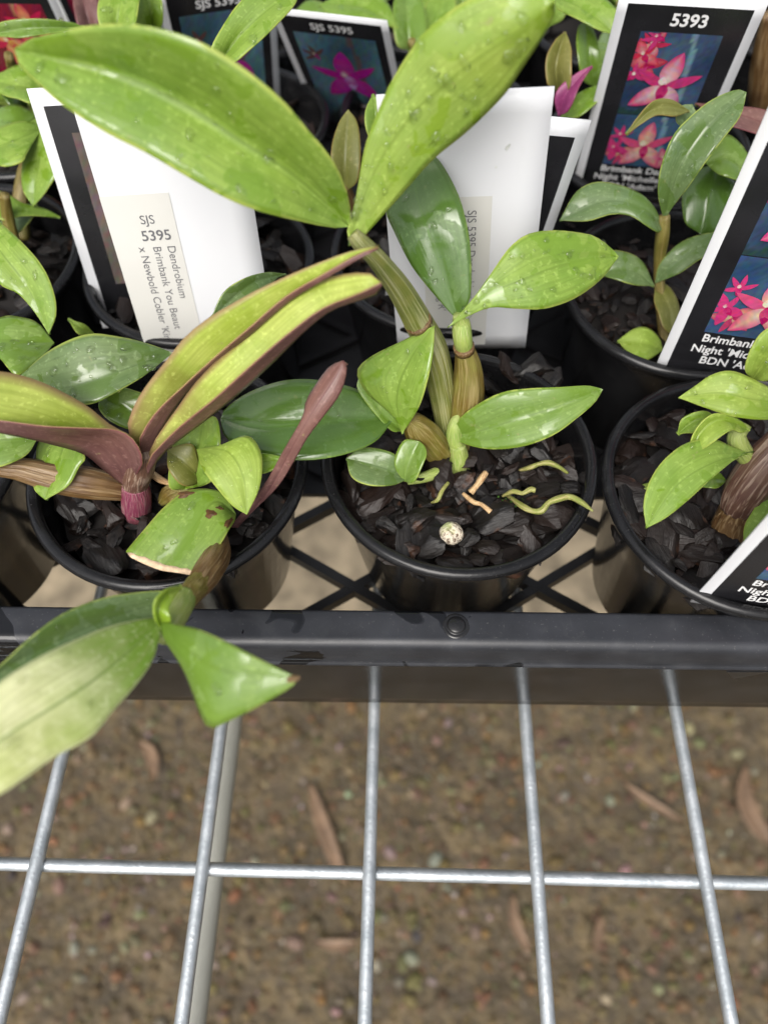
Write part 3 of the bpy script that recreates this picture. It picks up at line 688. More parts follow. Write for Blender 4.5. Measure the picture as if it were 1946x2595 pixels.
c1b.rect(3.2, 3.2, c1b.W - 3.2, c1b.H - 4.6, 'print_black', 'print_panel'); c1b.picture(9, 16, c1b.W - 9, c1b.H - 12, dict(bg0=(.12, .09, .08), bg1=(.2, .16, .14), stake=(.2, .15, .1)), [], 3)
c2 = Card((812, 208, 141.3), (1198, 190, 144.7), (861, 757, 57), 'white plant label back standing in the centre pot behind the orchid')
x0, y1_ = c2.loc(1000, 425); x1, _ = c2.loc(1063, 432)
c2.rect(x1 - 19, 2.0, x1, y1_, 'sticker', 'sticker', 0.16)
for k, l in enumerate(('SJS 5395 Dendrobium', 'Brimbank You Beaut x', "Newbold Cobler 'King R'")): c2.text(l, x1 - 6.5 - k * 4.3, y1_ - 4.0, 3.5, 'ink', 0.26, rotq=-90, align='LEFT')
c2b = Card((905, 228, 127), (1278, 262, 119), (800, 700, 55), 'white-bordered black printed label peeping out behind the central white label', H=62)
c2b.rect(3.2, 3.2, c2b.W - 3.2, c2b.H - 5, 'print_black', 'print_panel')
def card_drops(c, n, seed, size=.8):
    g = np.array([[c.at(c.W * j / (NC - 1), c.H * i / (NL - 1), 0.0) for j in range(NC)] for i in range(NL)]); nn = np.tile(c.Nn, (NL, NC, 1)); add_drops(c.card, g, nn, n, random.Random(seed), size)
card_drops(c1, 9, 1, .45); card_drops(c2, 12, 2, .5)
c3 = Card((1340, -14, 132), (1662, 4, 133), (1243, 390, 58), 'upright printed label numbered 5393 with pink orchid pictures', H=85)
pink_label(c3, '5393', 10, c3.H)
c4 = Card((1410, 806, 63), (1698, 848, 63), (1659, 350, 134), 'pink orchid label tilted in the pot below the 5393 label', H=92, W=44, low=True)
pink_label(c4, '5393', 12, c4.H)
c5 = Card((1490, 1304, 61), (1850, 1362, 61), (1654, 1150, 101), 'pink orchid label cut off at the lower right, above the tray rim', H=92, W=44, low=True)
pink_label(c5, '5393', 14, c5.H)
MAG = dict(bg0=(.05, .12, .16), bg1=(.15, .30, .38), stake=(.16, .08, .08), low=(.06, .03, .015))
def mag_label(c, seed):
    bw = 2.6; W, H = c.W, c.H; c.rect(bw, bw, W - bw, H - bw, 'print_black', 'print_panel'); c.text('SJS 5395', W / 2, H - 8.6, 4.8, off=0.1)
    a, b_, d = (.62, .55, .68), (.42, .015, .28), (.55, .35, .7); w_ = W - 12
    c.picture(6, 14, W - 6, H - 11, MAG, [(.18, .8, w_ * .2, 20, (.2, .12, .1), (.12, .06, .06), b_, False), (.52, .60, w_ * .52, 8, (.45, .05, .32), b_, d, True)], seed)
c6 = Card((338, -14, 113), (592, -48, 113), (405, 290, 45), 'dark orchid label with violet flower behind the arching green leaf', H=84)
mag_label(c6, 21)
c7 = Card((581, 20, 106), (835, 49, 107), (712, 308, 26), 'printed label SJS 5395 with magenta orchid, leaning at the top centre', H=88)
mag_label(c7, 23)
RED = dict(bg0=(.16, .008, .03), bg1=(.34, .02, .06), stake=(.5, .3, .15), low=(.03, .04, .01))
def red_label(c, seed):
    bw = 2.6; W, H = c.W, c.H; c.rect(bw, bw, W - bw, H - bw, 'print_black', 'print_panel')
    a, b_, d = (.70, .42, .16), (.50, .012, .07), (.6, .36, .06); w_ = W - 12
    c.picture(6, 14, W - 6, H - 8, RED, [(.75, .85, w_ * .3, 10, a, b_, d, True), (.4, .7, w_ * .3, 40, a, b_, d, True), (.72, .48, w_ * .36, 20, a, b_, d, True), (.8, .18, w_ * .3, 0, (.6, .02, .05), (.45, .01, .04), d, True)], seed)
c8 = Card((-165, -40, 116), (102, -36, 116), (-110, 300, 45), 'red and yellow orchid label at the upper left corner')
red_label(c8, 31)
c9 = Card((96, -40, 92), (330, -52, 92), (140, 180, 40), 'label with crimson flower picture behind the long leaf at upper left')
red_label(c9, 33)

# ================================================================== PLANTS
def plant(x, y, h, label): return empty('orchid_plant', P(x, y, h), label, 'orchid plant', 'young orchids in pots')

# ---- centre orchid
A = plant(985, 1010, 58, 'large bright green orchid in the centre pot, two broad leaves spread above')
tube(A, [(985, 1010, 56, 20), (968, 930, 64, 24), (955, 850, 76, 28), (935, 760, 90, 32), (900, 690, 101, 30), (860, 620, 113, 26), (815, 560, 123, 21), (780, 525, 128, 19), (762, 505, 130, 15)], 'cane_green', 'cane', ridges=9, amp=.05, seg=36, n=40)
tube(A, [(985, 1000, 57, 19), (995, 930, 66, 27), (1008, 860, 76, 35), (1011, 800, 84, 29), (1003, 750, 91, 20), (998, 728, 94, 17)], 'cane_amber', 'cane', ridges=8, amp=.06, seg=32, n=30)
tube(A, [(1003, 752, 91.5, 19), (999, 730, 95, 21), (996, 700, 98, 20), (992, 680, 101, 14)], 'stem_green', 'leaf_sheath')
tube(A, [(975, 995, 57, 16), (945, 975, 63, 30), (915, 940, 70, 34), (893, 915, 75, 25), (880, 905, 78, 8)], 'cane_amber', 'cane', ridges=8, amp=.07, seg=32)
tube3(A, [P(1003, 757, 90.5), P(1001, 747, 92.5)], [2.9, 2.9], 'cane_dry', 'node_ring', seg=20)
tube3(A, [P(906, 700, 99.5), P(900, 692, 101.2)], [3.75, 3.75], 'cane_dry', 'node_ring', seg=24)
tube(A, [(985, 1032, 55, 20), (988, 1010, 58, 27), (990, 985, 62, 22), (988, 962, 66, 17)], 'stem_green', 'stem_base', ridges=7, amp=.05)
tube(A, [(990, 975, 63, 15), (981, 945, 67, 18), (984, 915, 71, 15), (995, 890, 74, 6)], 'stem_green', 'leaf_sheath')
leaf(A, [(757, 490, 130), (690, 425, 138), (617, 365, 145), (514, 300, 151), (437, 247, 155), (360, 205, 158), (298, 175, 160), (205, 144, 162), (123, 128, 163), (32, 107, 163)],
     [(753, 427), (719, 349), (668, 288), (606, 216), (514, 139), (437, 92), (360, 64), (283, 51), (205, 54), (128, 69), (67, 84)],
     [(720, 492), (658, 480), (565, 457), (488, 427), (411, 385), (319, 332), (231, 288), (134, 226), (77, 175), (42, 140)], 13, -5, 'leaf_bright', drops=44, dsize=1.05, bulge=.05)
leaf(A, [(757, 530, 128), (765, 490, 130), (795, 400, 137), (837, 319, 144), (899, 236, 151), (961, 182, 156), (1012, 139, 160), (1115, 67, 166), (1198, 4, 170)],
     [(750, 505), (768, 430), (778, 370), (790, 310), (812, 250), (848, 170), (909, 77), (950, 42), (1000, 5), (1070, -22), (1150, -22)],
     [(775, 522), (806, 490), (868, 421), (935, 344), (1012, 280), (1089, 206), (1125, 154), (1156, 108), (1187, 57), (1202, 20)], 7, -7, 'leaf_lime', drops=60, dsize=1.1, bulge=.05)
leaf(A, [(990, 690, 99), (960, 600, 108), (925, 500, 117), (900, 420, 122), (885, 330, 126)], [(976, 680), (909, 602), (880, 560), (850, 500), (832, 450), (840, 380)], [(1015, 643), (1017, 545), (1007, 478), (986, 411), (948, 345), (915, 325)], -3, 4, 'leaf_dark', drops=16, dsize=.8)
leaf(A, [(966, 708, 99), (1020, 665, 104), (1060, 632, 107), (1125, 605, 110), (1192, 579, 111), (1269, 559, 110), (1336, 554, 107)],
     [(1022, 644), (1063, 587), (1099, 536), (1141, 505), (1197, 497), (1249, 502), (1284, 510), (1320, 536)],
     [(1017, 680), (1063, 664), (1115, 667), (1176, 667), (1243, 644), (1300, 602)], 7, -6, 'leaf_bright', drops=60, dsize=.85)
leaf(A, [(985, 945, 67), (1038, 931, 72), (1115, 906, 78), (1197, 880, 82), (1269, 854, 84), (1302, 841, 84)],
     [(991, 906), (1038, 870), (1089, 847), (1146, 839), (1207, 836), (1269, 833)], [(997, 957), (1053, 970), (1125, 965), (1192, 942), (1243, 906), (1284, 870)], 6, -3, 'leaf_mid', drops=5, dsize=.5, label='low leaf with a notched tip')
leaf(A, [(868, 938, 74), (858, 850, 86), (890, 770, 95), (938, 703, 102)], [(852, 905), (795, 852), (772, 805), (800, 772), (870, 735)], [(905, 880), (925, 820), (935, 760)], -3, 2, 'leaf_bright', drops=8, dsize=.7)
leaf(A, [(868, 930, 73), (820, 890, 79), (775, 815, 86)], [(845, 930), (800, 880), (772, 840)], [(872, 890), (850, 840), (810, 800)], 0, 2, 'leaf_mid', drops=3)
leaf(A, [(850, 905, 76), (771, 905, 79), (668, 915, 80), (565, 922, 79), (477, 904, 76)], [(822, 871), (771, 840), (694, 822), (617, 822), (540, 846), (488, 882)], [(812, 953), (745, 982), (668, 995), (591, 989), (514, 964), (483, 938)], 5, -1, 'leaf_dark', drops=10, dsize=.7)
leaf(A, [(880, 1035, 65), (830, 1012, 69), (748, 990, 71)], [(862, 990), (830, 972), (780, 968)], [(850, 1048), (800, 1050), (760, 1030)], 3, 0, 'leaf_grey', label='small round grey-green leaf')
leaf(A, [(872, 1040, 65), (885, 1000, 70), (905, 953, 74)], [(853, 1008), (858, 975), (875, 950)], [(894, 1040), (920, 990), (918, 965)], 2, 2, 'leaf_mid')
tube(A, [(880, 1040, 64, 8), (920, 1030, 63.5, 12), (960, 1015, 62, 14)], 'stem_green', 'stem_base')
tube(A, [(1095, 1070, 60, 3.9), (1128, 1094, 65.5, 7.0), (1150, 1104, 66.5, 5.9), (1170, 1103, 67.5, 7.4), (1185, 1086, 68.5, 5.9), (1205, 1078, 69, 7.4), (1230, 1073, 69, 6.6), (1255, 1085, 70, 6.2), (1280, 1104, 71, 2.3)], 'root_green', 'root', seg=14, n=60, ridges=3, amp=.08)
tube(A, [(1085, 1072, 60.5, 3.1), (1108, 1062, 64, 5.5), (1128, 1066, 65.5, 4.7), (1145, 1058, 66, 6.2), (1156, 1060, 66, 5.5)], 'root_green', 'root', seg=14, n=40, ridges=3, amp=.1)
tube(A, [(1122, 1016, 61, 3.1), (1145, 1010, 64, 5.5), (1165, 1002, 65, 4.7), (1185, 1000, 65.5, 6.2), (1205, 1008, 65, 4.7), (1226, 1022, 63, 3.1)], 'root_green', 'root', seg=14, n=40, ridges=3, amp=.1)
tube(A, [(1000, 1066, 62.5, 3.9), (1022, 1084, 63, 5.5), (1040, 1090, 63.5, 4.7), (1060, 1106, 63.5, 6.2)], 'root_tan', 'root', seg=12, ridges=5, amp=.14)
tube(A, [(1016, 1064, 62, 7.0), (1030, 1048, 63.5, 5.5), (1038, 1036, 64.5, 7.0), (1050, 1020, 65, 5.5)], 'root_tan', 'root', seg=12, ridges=4, amp=.18)
tube(A, [(932, 1086, 62, 2.3), (945, 1080, 64.5, 4.7), (955, 1060, 65.5, 4.7), (968, 1043, 65, 3.9)], 'root_green', 'root', seg=10)
# white stone and moss on the bark
pv, pf = ico(4); rg = random.Random(5); pc = P(975, 1152, 64)
pv = pv * (1 + .05 * np.sin(pv[:, 0] * 5 + 1) * np.sin(pv[:, 1] * 4) + .015 * np.sin(pv[:, 2] * 23 + pv[:, 0] * 19))[:, None] * np.array([3.5, 3.4, 3.2]) * .95
tag(link('pumice_stone', mesh('pumice_stone', pv + pc, pf), 'pumice'), 'round whitish pumice stone on the bark of the centre pot', 'stone')
V, F = [], []
for (mx, my, n_, sp) in ((1100, 1080, 14, 20), (1140, 1090, 10, 10), (960, 905, 60, 18), (1135, 800, 25, 10)):
    for k in range(n_):
        p = P(mx + rg.gauss(0, sp), my + rg.gauss(0, sp * .3), 61.5 + rg.uniform(-.8, 1.6)); s = rg.uniform(.12, .36); b0 = len(V); V.extend(iv1 * s + p); F.extend([tuple(b0 + i for i in f) for f in if1])
tag(link('moss', mesh('moss', V, F), 'moss'), 'tufts of green moss between the roots in the centre pot', 'moss', kind='stuff')

# ---- left orchid
B = plant(297, 1110, 58, 'orchid with bronze-purple new shoot and wet green leaves in the left pot')
tube(B, [(297, 1118, 56, 25), (296, 1098, 60, 31), (295, 1070, 66, 31), (292, 1048, 70, 27)], 'cane_magenta', 'shoot_base', ridges=10, amp=.03, seg=30)
tube(B, [(292, 1052, 69, 26), (295, 1030, 73, 31), (300, 1010, 77, 34), (305, 985, 82, 34), (310, 965, 86, 30)], 'cane_purple', 'leaf_sheath', seg=24)
leaf(B, [(275, 1050, 71), (226, 1012, 79), (180, 976, 86), (103, 955, 94), (0, 936, 101), (-80, 920, 105)], [(310, 1000), (290, 950), (252, 928), (206, 925), (103, 920), (0, 907), (-50, 908)], [(300, 960), (252, 925), (231, 912), (195, 881), (144, 851), (77, 820), (0, 802), (-60, 810)], 12, 12, 'leaf_bronze_in', under='leaf_purple', ruffle=.1, thick=.6, drops=2, label='bronze leaf folded into a channel, purple beneath')
leaf(B, [(315, 1000, 80), (345, 944, 88), (405, 843, 101), (465, 783, 109), (545, 715, 117), (620, 650, 124), (696, 602, 130), (772, 557, 135), (817, 532, 138)],
     [(298, 958), (334, 893), (401, 829), (462, 772), (540, 704), (617, 638), (694, 593), (771, 549)],
     [(277, 935), (288, 882), (319, 830), (360, 779), (401, 727), (452, 686), (504, 655), (565, 622), (668, 576), (760, 542)], 5, 6, 'leaf_bronze_in', under='leaf_purple', ruffle=.1, label='long green leaf edged with purple')
leaf(B, [(310, 1030, 76), (340, 985, 86), (385, 946, 92), (437, 909, 98), (514, 847, 106), (591, 776, 113), (658, 711, 120), (719, 664, 125), (802, 634, 130), (822, 609, 132)],
     [(322, 990), (345, 962), (391, 917), (462, 860), (540, 790), (617, 724), (694, 666), (770, 634)],
     [(326, 968), (354, 922), (384, 880), (430, 818), (505, 744), (580, 676), (632, 634), (688, 605), (742, 592), (796, 589)], 6, 5, 'leaf_bronze_in', under='leaf_purple', ruffle=.1, drops=3, label='front green leaf with a purple outer side')
leaf(B, [(375, 762, 93), (288, 792, 95), (206, 820, 95), (129, 838, 93), (44, 812, 89)], [(308, 738), (247, 725), (195, 721), (144, 738), (93, 768)], [(340, 790), (308, 815), (247, 851), (195, 874), (120, 870), (65, 845)], 7, -2, 'leaf_grey', drops=34, dsize=1.15)
leaf(B, [(330, 930, 78), (270, 880, 83), (215, 860, 85)], [(340, 870), (280, 840), (230, 835)], [(290, 930), (240, 910), (215, 885)], 3, 0, 'leaf_mid', drops=10)
leaf(B, [(-90, 960, 84), (0, 950, 85), (82, 948, 83)], [(-60, 905), (0, 900), (50, 915)], [(-60, 1010), (0, 1010), (57, 984)], 4, -2, 'leaf_mid', drops=4)
leaf(B, [(150, 940, 80), (125, 1000, 78), (98, 1080, 74)], [(87, 951), (75, 1015), (74, 1055)], [(185, 985), (170, 1010), (144, 1051)], -1, 2, 'leaf_bright', drops=7, dsize=.8)
leaf(B, [(400, 1058, 67), (425, 985, 77), (440, 900, 84)], [(365, 1050), (375, 960), (410, 900)], [(455, 1040), (475, 970), (470, 905)], 0, 3, 'leaf_bright', drops=8)
leaf(B, [(440, 1040, 71), (405, 1005, 77), (362, 972, 80)], [(420, 965), (391, 961)], [(400, 1050), (365, 1015)], 3, 0, 'leaf_olive', drops=8)
leaf(B, [(425, 970, 82), (490, 975, 87), (525, 1030, 85), (534, 1112, 79)], [(440, 1015), (478, 1066), (505, 1095)], [(478, 962), (534, 940), (565, 980), (562, 1050)], -2, 1, 'leaf_lime', drops=5)
leaf(B, [(540, 1003, 79), (590, 995, 81), (635, 993, 82)], [(560, 980), (600, 984)], [(562, 1022), (605, 1008)], 1, 0, 'leaf_bright')
leaf(B, [(620, 592, 99), (560, 605, 103), (510, 640, 103), (455, 690, 101)], [(580, 588), (530, 600), (485, 630)], [(600, 600), (580, 625), (540, 660), (500, 690)], 3, -1, 'leaf_grey')
torn = leaf(B, [(510, 1110, 72), (462, 1085, 77), (411, 1150, 76), (352, 1226, 73)], [(480, 1062), (411, 1058), (360, 1092), (308, 1148), (272, 1192), (278, 1198)], [(508, 1125), (493, 1148), (472, 1185), (447, 1203), (440, 1225), (424, 1238)], 2, 0, 'leaf_bright', blunt=True, drops=6, label='torn leaf with brown spots and a dry tan cut edge')
# the dry edge and the spots of the torn leaf
g, nn = GRID[torn.name]; i0 = NL - 1
V, F = [], []
for j in range(NC):
    e = g[i0, j]; bk = g[i0 - 1, j]; d = (e - bk); d /= np.linalg.norm(d) + 1e-9; wv_ = 0.6 + .5 * math.sin(j * 1.7) ** 2
    V += [e - d * wv_ + nn[i0 - 2, j] * .12, e + d * .9 + nn[i0 - 2, j] * .25, e + d * .9 - nn[i0 - 2, j] * .9, e - d * wv_ - nn[i0 - 2, j] * 1.1]
for j in range(NC - 1):
    for k in range(4): F.append((j * 4 + k, (j + 1) * 4 + k, (j + 1) * 4 + (k + 1) % 4, j * 4 + (k + 1) % 4))
link('dry_edge', mesh('dry_edge', V, F, torn), 'dead_edge', torn)
def spot(px, py, rx, ry, ang, seed):
    flat = g.reshape(-1, 3); best = None
    pr = np.array([[q[0], q[1] * cp_ - (q[2] - CAMH) * sp_, q[1] * sp_ + (q[2] - CAMH) * cp_] for q in flat]); X = pr[:, 0] / pr[:, 1] * FPX / K + 829.5; Y = (1297.5 - pr[:, 2] / pr[:, 1] * FPX) / K
    rg = random.Random(seed); V, F, uvs = [], [], []; S = 22; k1, k2 = rg.uniform(0, 6), rg.uniform(0, 6)
    for rr in (0, .5, 1):
        for s_ in range(S):
            th = s_ / S * 6.2832; w_ = 1 + .22 * math.sin(3 * th + k1) + .14 * math.sin(5 * th + k2)
            dx, dy = rx * rr * w_ * math.cos(th), ry * rr * w_ * math.sin(th); x = px + dx * math.cos(ang) - dy * math.sin(ang); y = py + dx * math.sin(ang) + dy * math.cos(ang)
            dd = (X - x) ** 2 + (Y - y) ** 2; ii = np.argsort(dd)[:4]; wt = 1 / (dd[ii] + 4); wt /= wt.sum(); h = (flat[ii, 2] * wt).sum(); V.append(P(x, y, h + .5 - .3 * rr))
    for rr in range(2):
        for s_ in range(S): F.append((rr * S + s_, rr * S + (s_ + 1) % S, (rr + 1) * S + (s_ + 1) % S, (rr + 1) * S + s_))
    link('brown_spot', mesh('brown_spot', V, F, torn), 'brown_spot', torn)
spot(455, 1110, 12, 9, -.3, 1); spot(477, 1097, 9, 4.5, .2, 2); spot(495, 1128, 15, 6, -.9, 3); spot(400, 1068, 17, 7, -.25, 4)
leaf(B, [(515, 1140, 60), (580, 1060, 76), (632, 965, 91), (675, 890, 100), (728, 810, 107), (742, 779, 109)], [(501, 1135), (565, 1056), (612, 974), (653, 902), (663, 861), (704, 799), (725, 783)], [(545, 1107), (601, 1051), (637, 994), (663, 948), (694, 907), (735, 851), (750, 799)], -1.5, -1.0, 'leaf_purple', under='leaf_purple', thick=2.0, bulge=.12, ruffle=.1, label='narrow dark purple shoot leaf')
tube(B, [(-60, 1000, 78, 20), (10, 1012, 78, 19), (50, 1015, 77, 25), (120, 1032, 74, 32), (200, 1045, 71, 33), (262, 1058, 67, 24), (290, 1075, 63, 12)], 'cane_dry', 'old_cane', ridges=11, amp=.07, seg=40, n=40)
tube(B, [(350, 1085, 60, 10), (372, 1066, 63, 22), (395, 1058, 65, 20), (412, 1070, 65, 12)], 'cane_amber', 'cane', ridges=7, amp=.08, seg=28)
tube(B, [(318, 1015, 66, 7), (345, 1035, 68, 8), (368, 1045, 68, 5)], 'root_tan', 'dry_sheath')
tube(B, [(470, 1140, 66, 12), (478, 1180, 72, 19), (462, 1215, 78, 30), (438, 1252, 83, 29), (418, 1280, 86, 23), (400, 1300, 88, 22)], 'cane_dry', 'old_cane', ridges=10, amp=.07, seg=36, n=40)
tube(B, [(432, 1258, 84, 26), (415, 1278, 87, 26), (398, 1298, 89, 26)], 'cane_amber', 'cane', ridges=6, amp=.03, seg=28)
tube(B, [(400, 1290, 88.5, 27), (385, 1315, 91, 30), (368, 1345, 93, 29), (352, 1385, 94, 16)], 'stem_green', 'leaf_sheath')
leaf(B, [(388, 1290, 92), (300, 1315, 95), (200, 1350, 99), (50, 1420, 104), (-80, 1500, 108)], [(360, 1277), (283, 1282), (206, 1298), (128, 1331), (62, 1380), (15, 1426), (-40, 1475)], [(370, 1340), (300, 1370), (180, 1420), (50, 1480), (-40, 1530)], 4, -2, 'leaf_grey', drops=7, dsize=.8)
leaf(B, [(352, 1338, 97), (288, 1400, 103), (206, 1467, 109), (128, 1519, 113), (0, 1600, 118), (-110, 1690, 121)], [(334, 1333), (247, 1349), (180, 1375), (103, 1411), (41, 1447), (0, 1475), (-60, 1540)], [(346, 1375), (329, 1431), (288, 1488), (247, 1534), (200, 1590), (120, 1635), (50, 1685), (0, 1717), (-60, 1740)], 3, -2, 'leaf_pale', drops=14, dsize=.9, label='big pale leaf fading to cream, overhanging the tray')
leaf(B, [(348, 1335, 98), (400, 1400, 104), (500, 1450, 108), (645, 1464, 108)], [(356, 1345), (421, 1357), (488, 1385), (555, 1421), (617, 1452)], [(352, 1375), (390, 1440), (410, 1490), (430, 1545), (452, 1574), (492, 1560), (560, 1525), (630, 1484)], 3, -8, 'leaf_mid', drops=4, label='leaf folded downward with a brown tip')
tube(B, [(622, 1466, 108, 10), (638, 1466, 108.4, 9), (648, 1463, 108.6, 4)], 'cane_dry', 'dry_tip', seg=10, squash=.35)
leaf(B, [(352, 1360, 96), (343, 1320, 101), (360, 1285, 101), (395, 1268, 98)], [(370, 1345), (365, 1315), (380, 1288)], [(338, 1340), (338, 1300), (360, 1272)], 0, 3, 'leaf_lime')

# ---- right second-row orchid
D = plant(1425, 640, 58, 'grey-green orchid with a tall upright leaf in front of the 5393 label')
tube(D, [(1440, 760, 56, 13), (1432, 690, 62, 13), (1424, 620, 70, 11), (1424, 560, 78, 12), (1430, 510, 87, 14), (1434, 465, 93, 12)], 'cane_amber', 'cane', ridges=6, amp=.05)
leaf(D, [(1434, 480, 91), (1444, 440, 97), (1469, 360, 108), (1526, 277, 117), (1612, 199, 124)], [(1421, 420), (1428, 360), (1454, 293), (1490, 252), (1536, 216), (1588, 194)], [(1449, 452), (1485, 406), (1526, 349), (1567, 293), (1600, 247)], 3, 0, 'leaf_grey', drops=10)
leaf(D, [(1431, 488, 90), (1390, 452, 96), (1310, 435, 97), (1208, 476, 92)], [(1413, 447), (1382, 416), (1331, 396), (1284, 393), (1243, 416)], [(1423, 503), (1397, 488), (1361, 465), (1320, 463), (1269, 478)], 3, -2, 'leaf_grey', drops=3)
leaf(D, [(1512, 505, 80), (1530, 430, 88), (1545, 352, 94)], [(1480, 480), (1473, 420), (1490, 375)], [(1560, 500), (1592, 455), (1590, 400)], 0, 2, 'leaf_dark', drops=3)
leaf(D, [(1521, 350, 98), (1575, 345, 100), (1630, 391, 97)], [(1562, 293), (1600, 310), (1628, 355)], [(1550, 375), (1590, 390)], 3, -1, 'leaf_mid', drops=5)
leaf(D, [(1490, 240, 112), (1440, 228, 114), (1400, 242, 113), (1352, 290, 108)], [(1450, 215), (1410, 218), (1375, 255)], [(1460, 250), (1420, 248), (1385, 268)], 2, -1, 'leaf_olive')
leaf(D, [(1495, 225, 112), (1478, 260, 108), (1488, 290, 104)], [(1470, 230), (1462, 262)], [(1505, 250), (1500, 275)], 1, 1, 'leaf_grey')
leaf(D, [(1414, 618, 72), (1360, 585, 77), (1290, 590, 76)], [(1387, 566), (1346, 543), (1310, 545)], [(1372, 615), (1330, 605)], 3, -1, 'leaf_grey')
leaf(D, [(1414, 612, 72), (1455, 570, 79), (1510, 535, 83), (1585, 520, 83)], [(1423, 572), (1459, 531), (1500, 510), (1567, 500)], [(1464, 592), (1510, 561), (1552, 546)], 2, -1, 'leaf_grey')
leaf(D, [(1416, 616, 70), (1442, 665, 68), (1451, 724, 64)], [(1412, 645), (1418, 669), (1431, 705)], [(1439, 615), (1464, 649), (1469, 700)], 0, 1, 'leaf_olive')
leaf(D, [(1431, 757, 60), (1385, 742, 63), (1333, 736, 62)], [(1423, 731), (1397, 708), (1367, 710)], [(1397, 777), (1361, 767)], 2, 0, 'leaf_lime', label='small rounded yellow-green leaf on the bark')
tube(D, [(1500, 640, 58, 12), (1480, 680, 62, 14), (1462, 715, 62, 12)], 'cane_dry', 'old_cane')

# ---- right front orchid
E = plant(1575, 1175, 58, 'orchid with a striped purple-brown cane in the right front pot')
tube(E, [(1560, 1195, 55, 34), (1568, 1160, 60, 37), (1582, 1120, 66, 36), (1593, 1097, 70, 32)], 'cane_dry', 'cane', ridges=9, amp=.05, seg=30)
tube(E, [(1588, 1102, 69, 32), (1605, 1070, 74, 42), (1640, 1020, 81, 46), (1690, 960, 88, 40), (1740, 900, 93, 25)], 'cane_purple', 'cane', ridges=10, amp=.05, seg=34)
leaf(E, [(1690, 872, 96), (1620, 862, 98), (1550, 848, 98), (1464, 859, 94)], [(1659, 835), (1588, 803), (1541, 808), (1500, 834)], [(1670, 905), (1593, 901), (1526, 882)], 3, -2, 'leaf_lime', drops=6)
leaf(E, [(1625, 820, 98), (1665, 770, 106), (1730, 700, 114)], [(1608, 798), (1623, 752), (1659, 710)], [(1660, 820), (1710, 770)], 3, 1, 'leaf_lime', drops=5)
leaf(E, [(1560, 925, 88), (1510, 905, 90), (1462, 938, 86)], [(1526, 888), (1475, 904)], [(1530, 935), (1490, 935)], 2, 0, 'leaf_bright')
leaf(E, [(1620, 930, 91), (1560, 905, 95), (1515, 930, 93), (1487, 987, 88)], [(1593, 905), (1547, 893), (1516, 909), (1495, 942)], [(1600, 935), (1577, 931), (1526, 964)], 2, 0, 'leaf_lime', drops=3)
leaf(E, [(1625, 980, 86), (1540, 1000, 89), (1460, 1050, 87), (1396, 1141, 82)], [(1577, 963), (1536, 948), (1480, 958), (1433, 994), (1403, 1041), (1390, 1092)], [(1598, 985), (1541, 1030), (1490, 1077), (1439, 1118)], 3, -1, 'leaf_bright', drops=6, dsize=.7)
leaf(E, [(1690, 1060, 76), (1650, 1110, 76), (1608, 1194, 72)], [(1659, 1056), (1623, 1107), (1606, 1143)], [(1690, 1120), (1650, 1170)], 0, 1, 'leaf_bright')
leaf(E, [(1440, 1052, 62), (1405, 1050, 63), (1373, 1050, 63)], [(1405, 1042)], [(1405, 1060)], 0, 0, 'leaf_lime')
leaf(E, [(1570, 1040, 72), (1540, 1035, 74), (1500, 1050, 72)], [(1550, 1020), (1520, 1025)], [(1545, 1055)], 1, 0, 'leaf_mid')
tube(E, [(1640, 1010, 82, 14), (1610, 985, 84, 20), (1590, 945, 88, 20), (1610, 915, 91, 14)], 'stem_green', 'stem')

# ---- left neighbours
C = plant(30, 600, 58, 'leafy green orchid hanging in from the left edge, second row')
leaf(C, [(-60, 450, 104), (0, 540, 102), (60, 620, 96), (106, 722, 88)], [(0, 480), (62, 537), (98, 583), (118, 635), (121, 681)], [(-40, 560), (0, 614), (41, 635), (77, 676)], 2, -1, 'leaf_bright', drops=10)
leaf(C, [(-60, 735, 84), (20, 735, 86), (118, 740, 82)], [(0, 684), (51, 686), (87, 702)], [(0, 775), (21, 800), (41, 812), (90, 775)], 2, 0, 'leaf_mid', drops=12)
leaf(C, [(205, 722, 72), (175, 708, 77), (147, 688, 79)], [(185, 702)], [(170, 722)], 1, 0, 'leaf_lime')
tube(C, [(60, 640, 56, 12), (40, 560, 66, 13), (20, 480, 78, 13), (10, 420, 88, 11)], 'cane_amber', 'cane', ridges=6)
C2 = plant(40, 430, 58, 'orchid with a drooping pointed leaf beside the white label, left edge')
leaf(C2, [(110, 262, 93), (88, 330, 90), (72, 446, 80)], [(82, 267), (62, 308), (49, 360), (50, 410)], [(125, 300), (128, 365), (103, 411)], 0, 1, 'leaf_bright', drops=4)
leaf(C2, [(90, 280, 92), (40, 300, 94), (-40, 330, 92)], [(77, 266), (30, 265), (-20, 285)], [(60, 330), (46, 349), (0, 357)], 2, -1, 'leaf_bright', drops=3)
leaf(C2, [(-60, 425, 82), (30, 450, 80), (131, 468, 74)], [(0, 411), (51, 440), (98, 450)], [(0, 472), (50, 466)], 1, 0, 'leaf_bright', drops=3)
tube(C2, [(50, 520, 56, 16), (45, 450, 64, 16), (55, 370, 74, 14), (85, 290, 88, 10)], 'cane_amber', 'cane', ridges=6)
C3 = plant(40, 130, 58, 'orchid with a long thin leaf across the upper left corner')
leaf(C3, [(-40, 80, 112), (60, 62, 114), (185, 60, 112)], [(0, 49), (77, 40), (154, 48)], [(0, 78), (51, 82), (110, 72)], 3, -1, 'leaf_mid', drops=5)
leaf(C3, [(-40, 170, 98), (30, 185, 99), (92, 192, 96)], [(0, 155), (45, 140), (80, 165)], [(0, 200), (40, 212), (70, 222)], 3, 0, 'leaf_bright', drops=3)
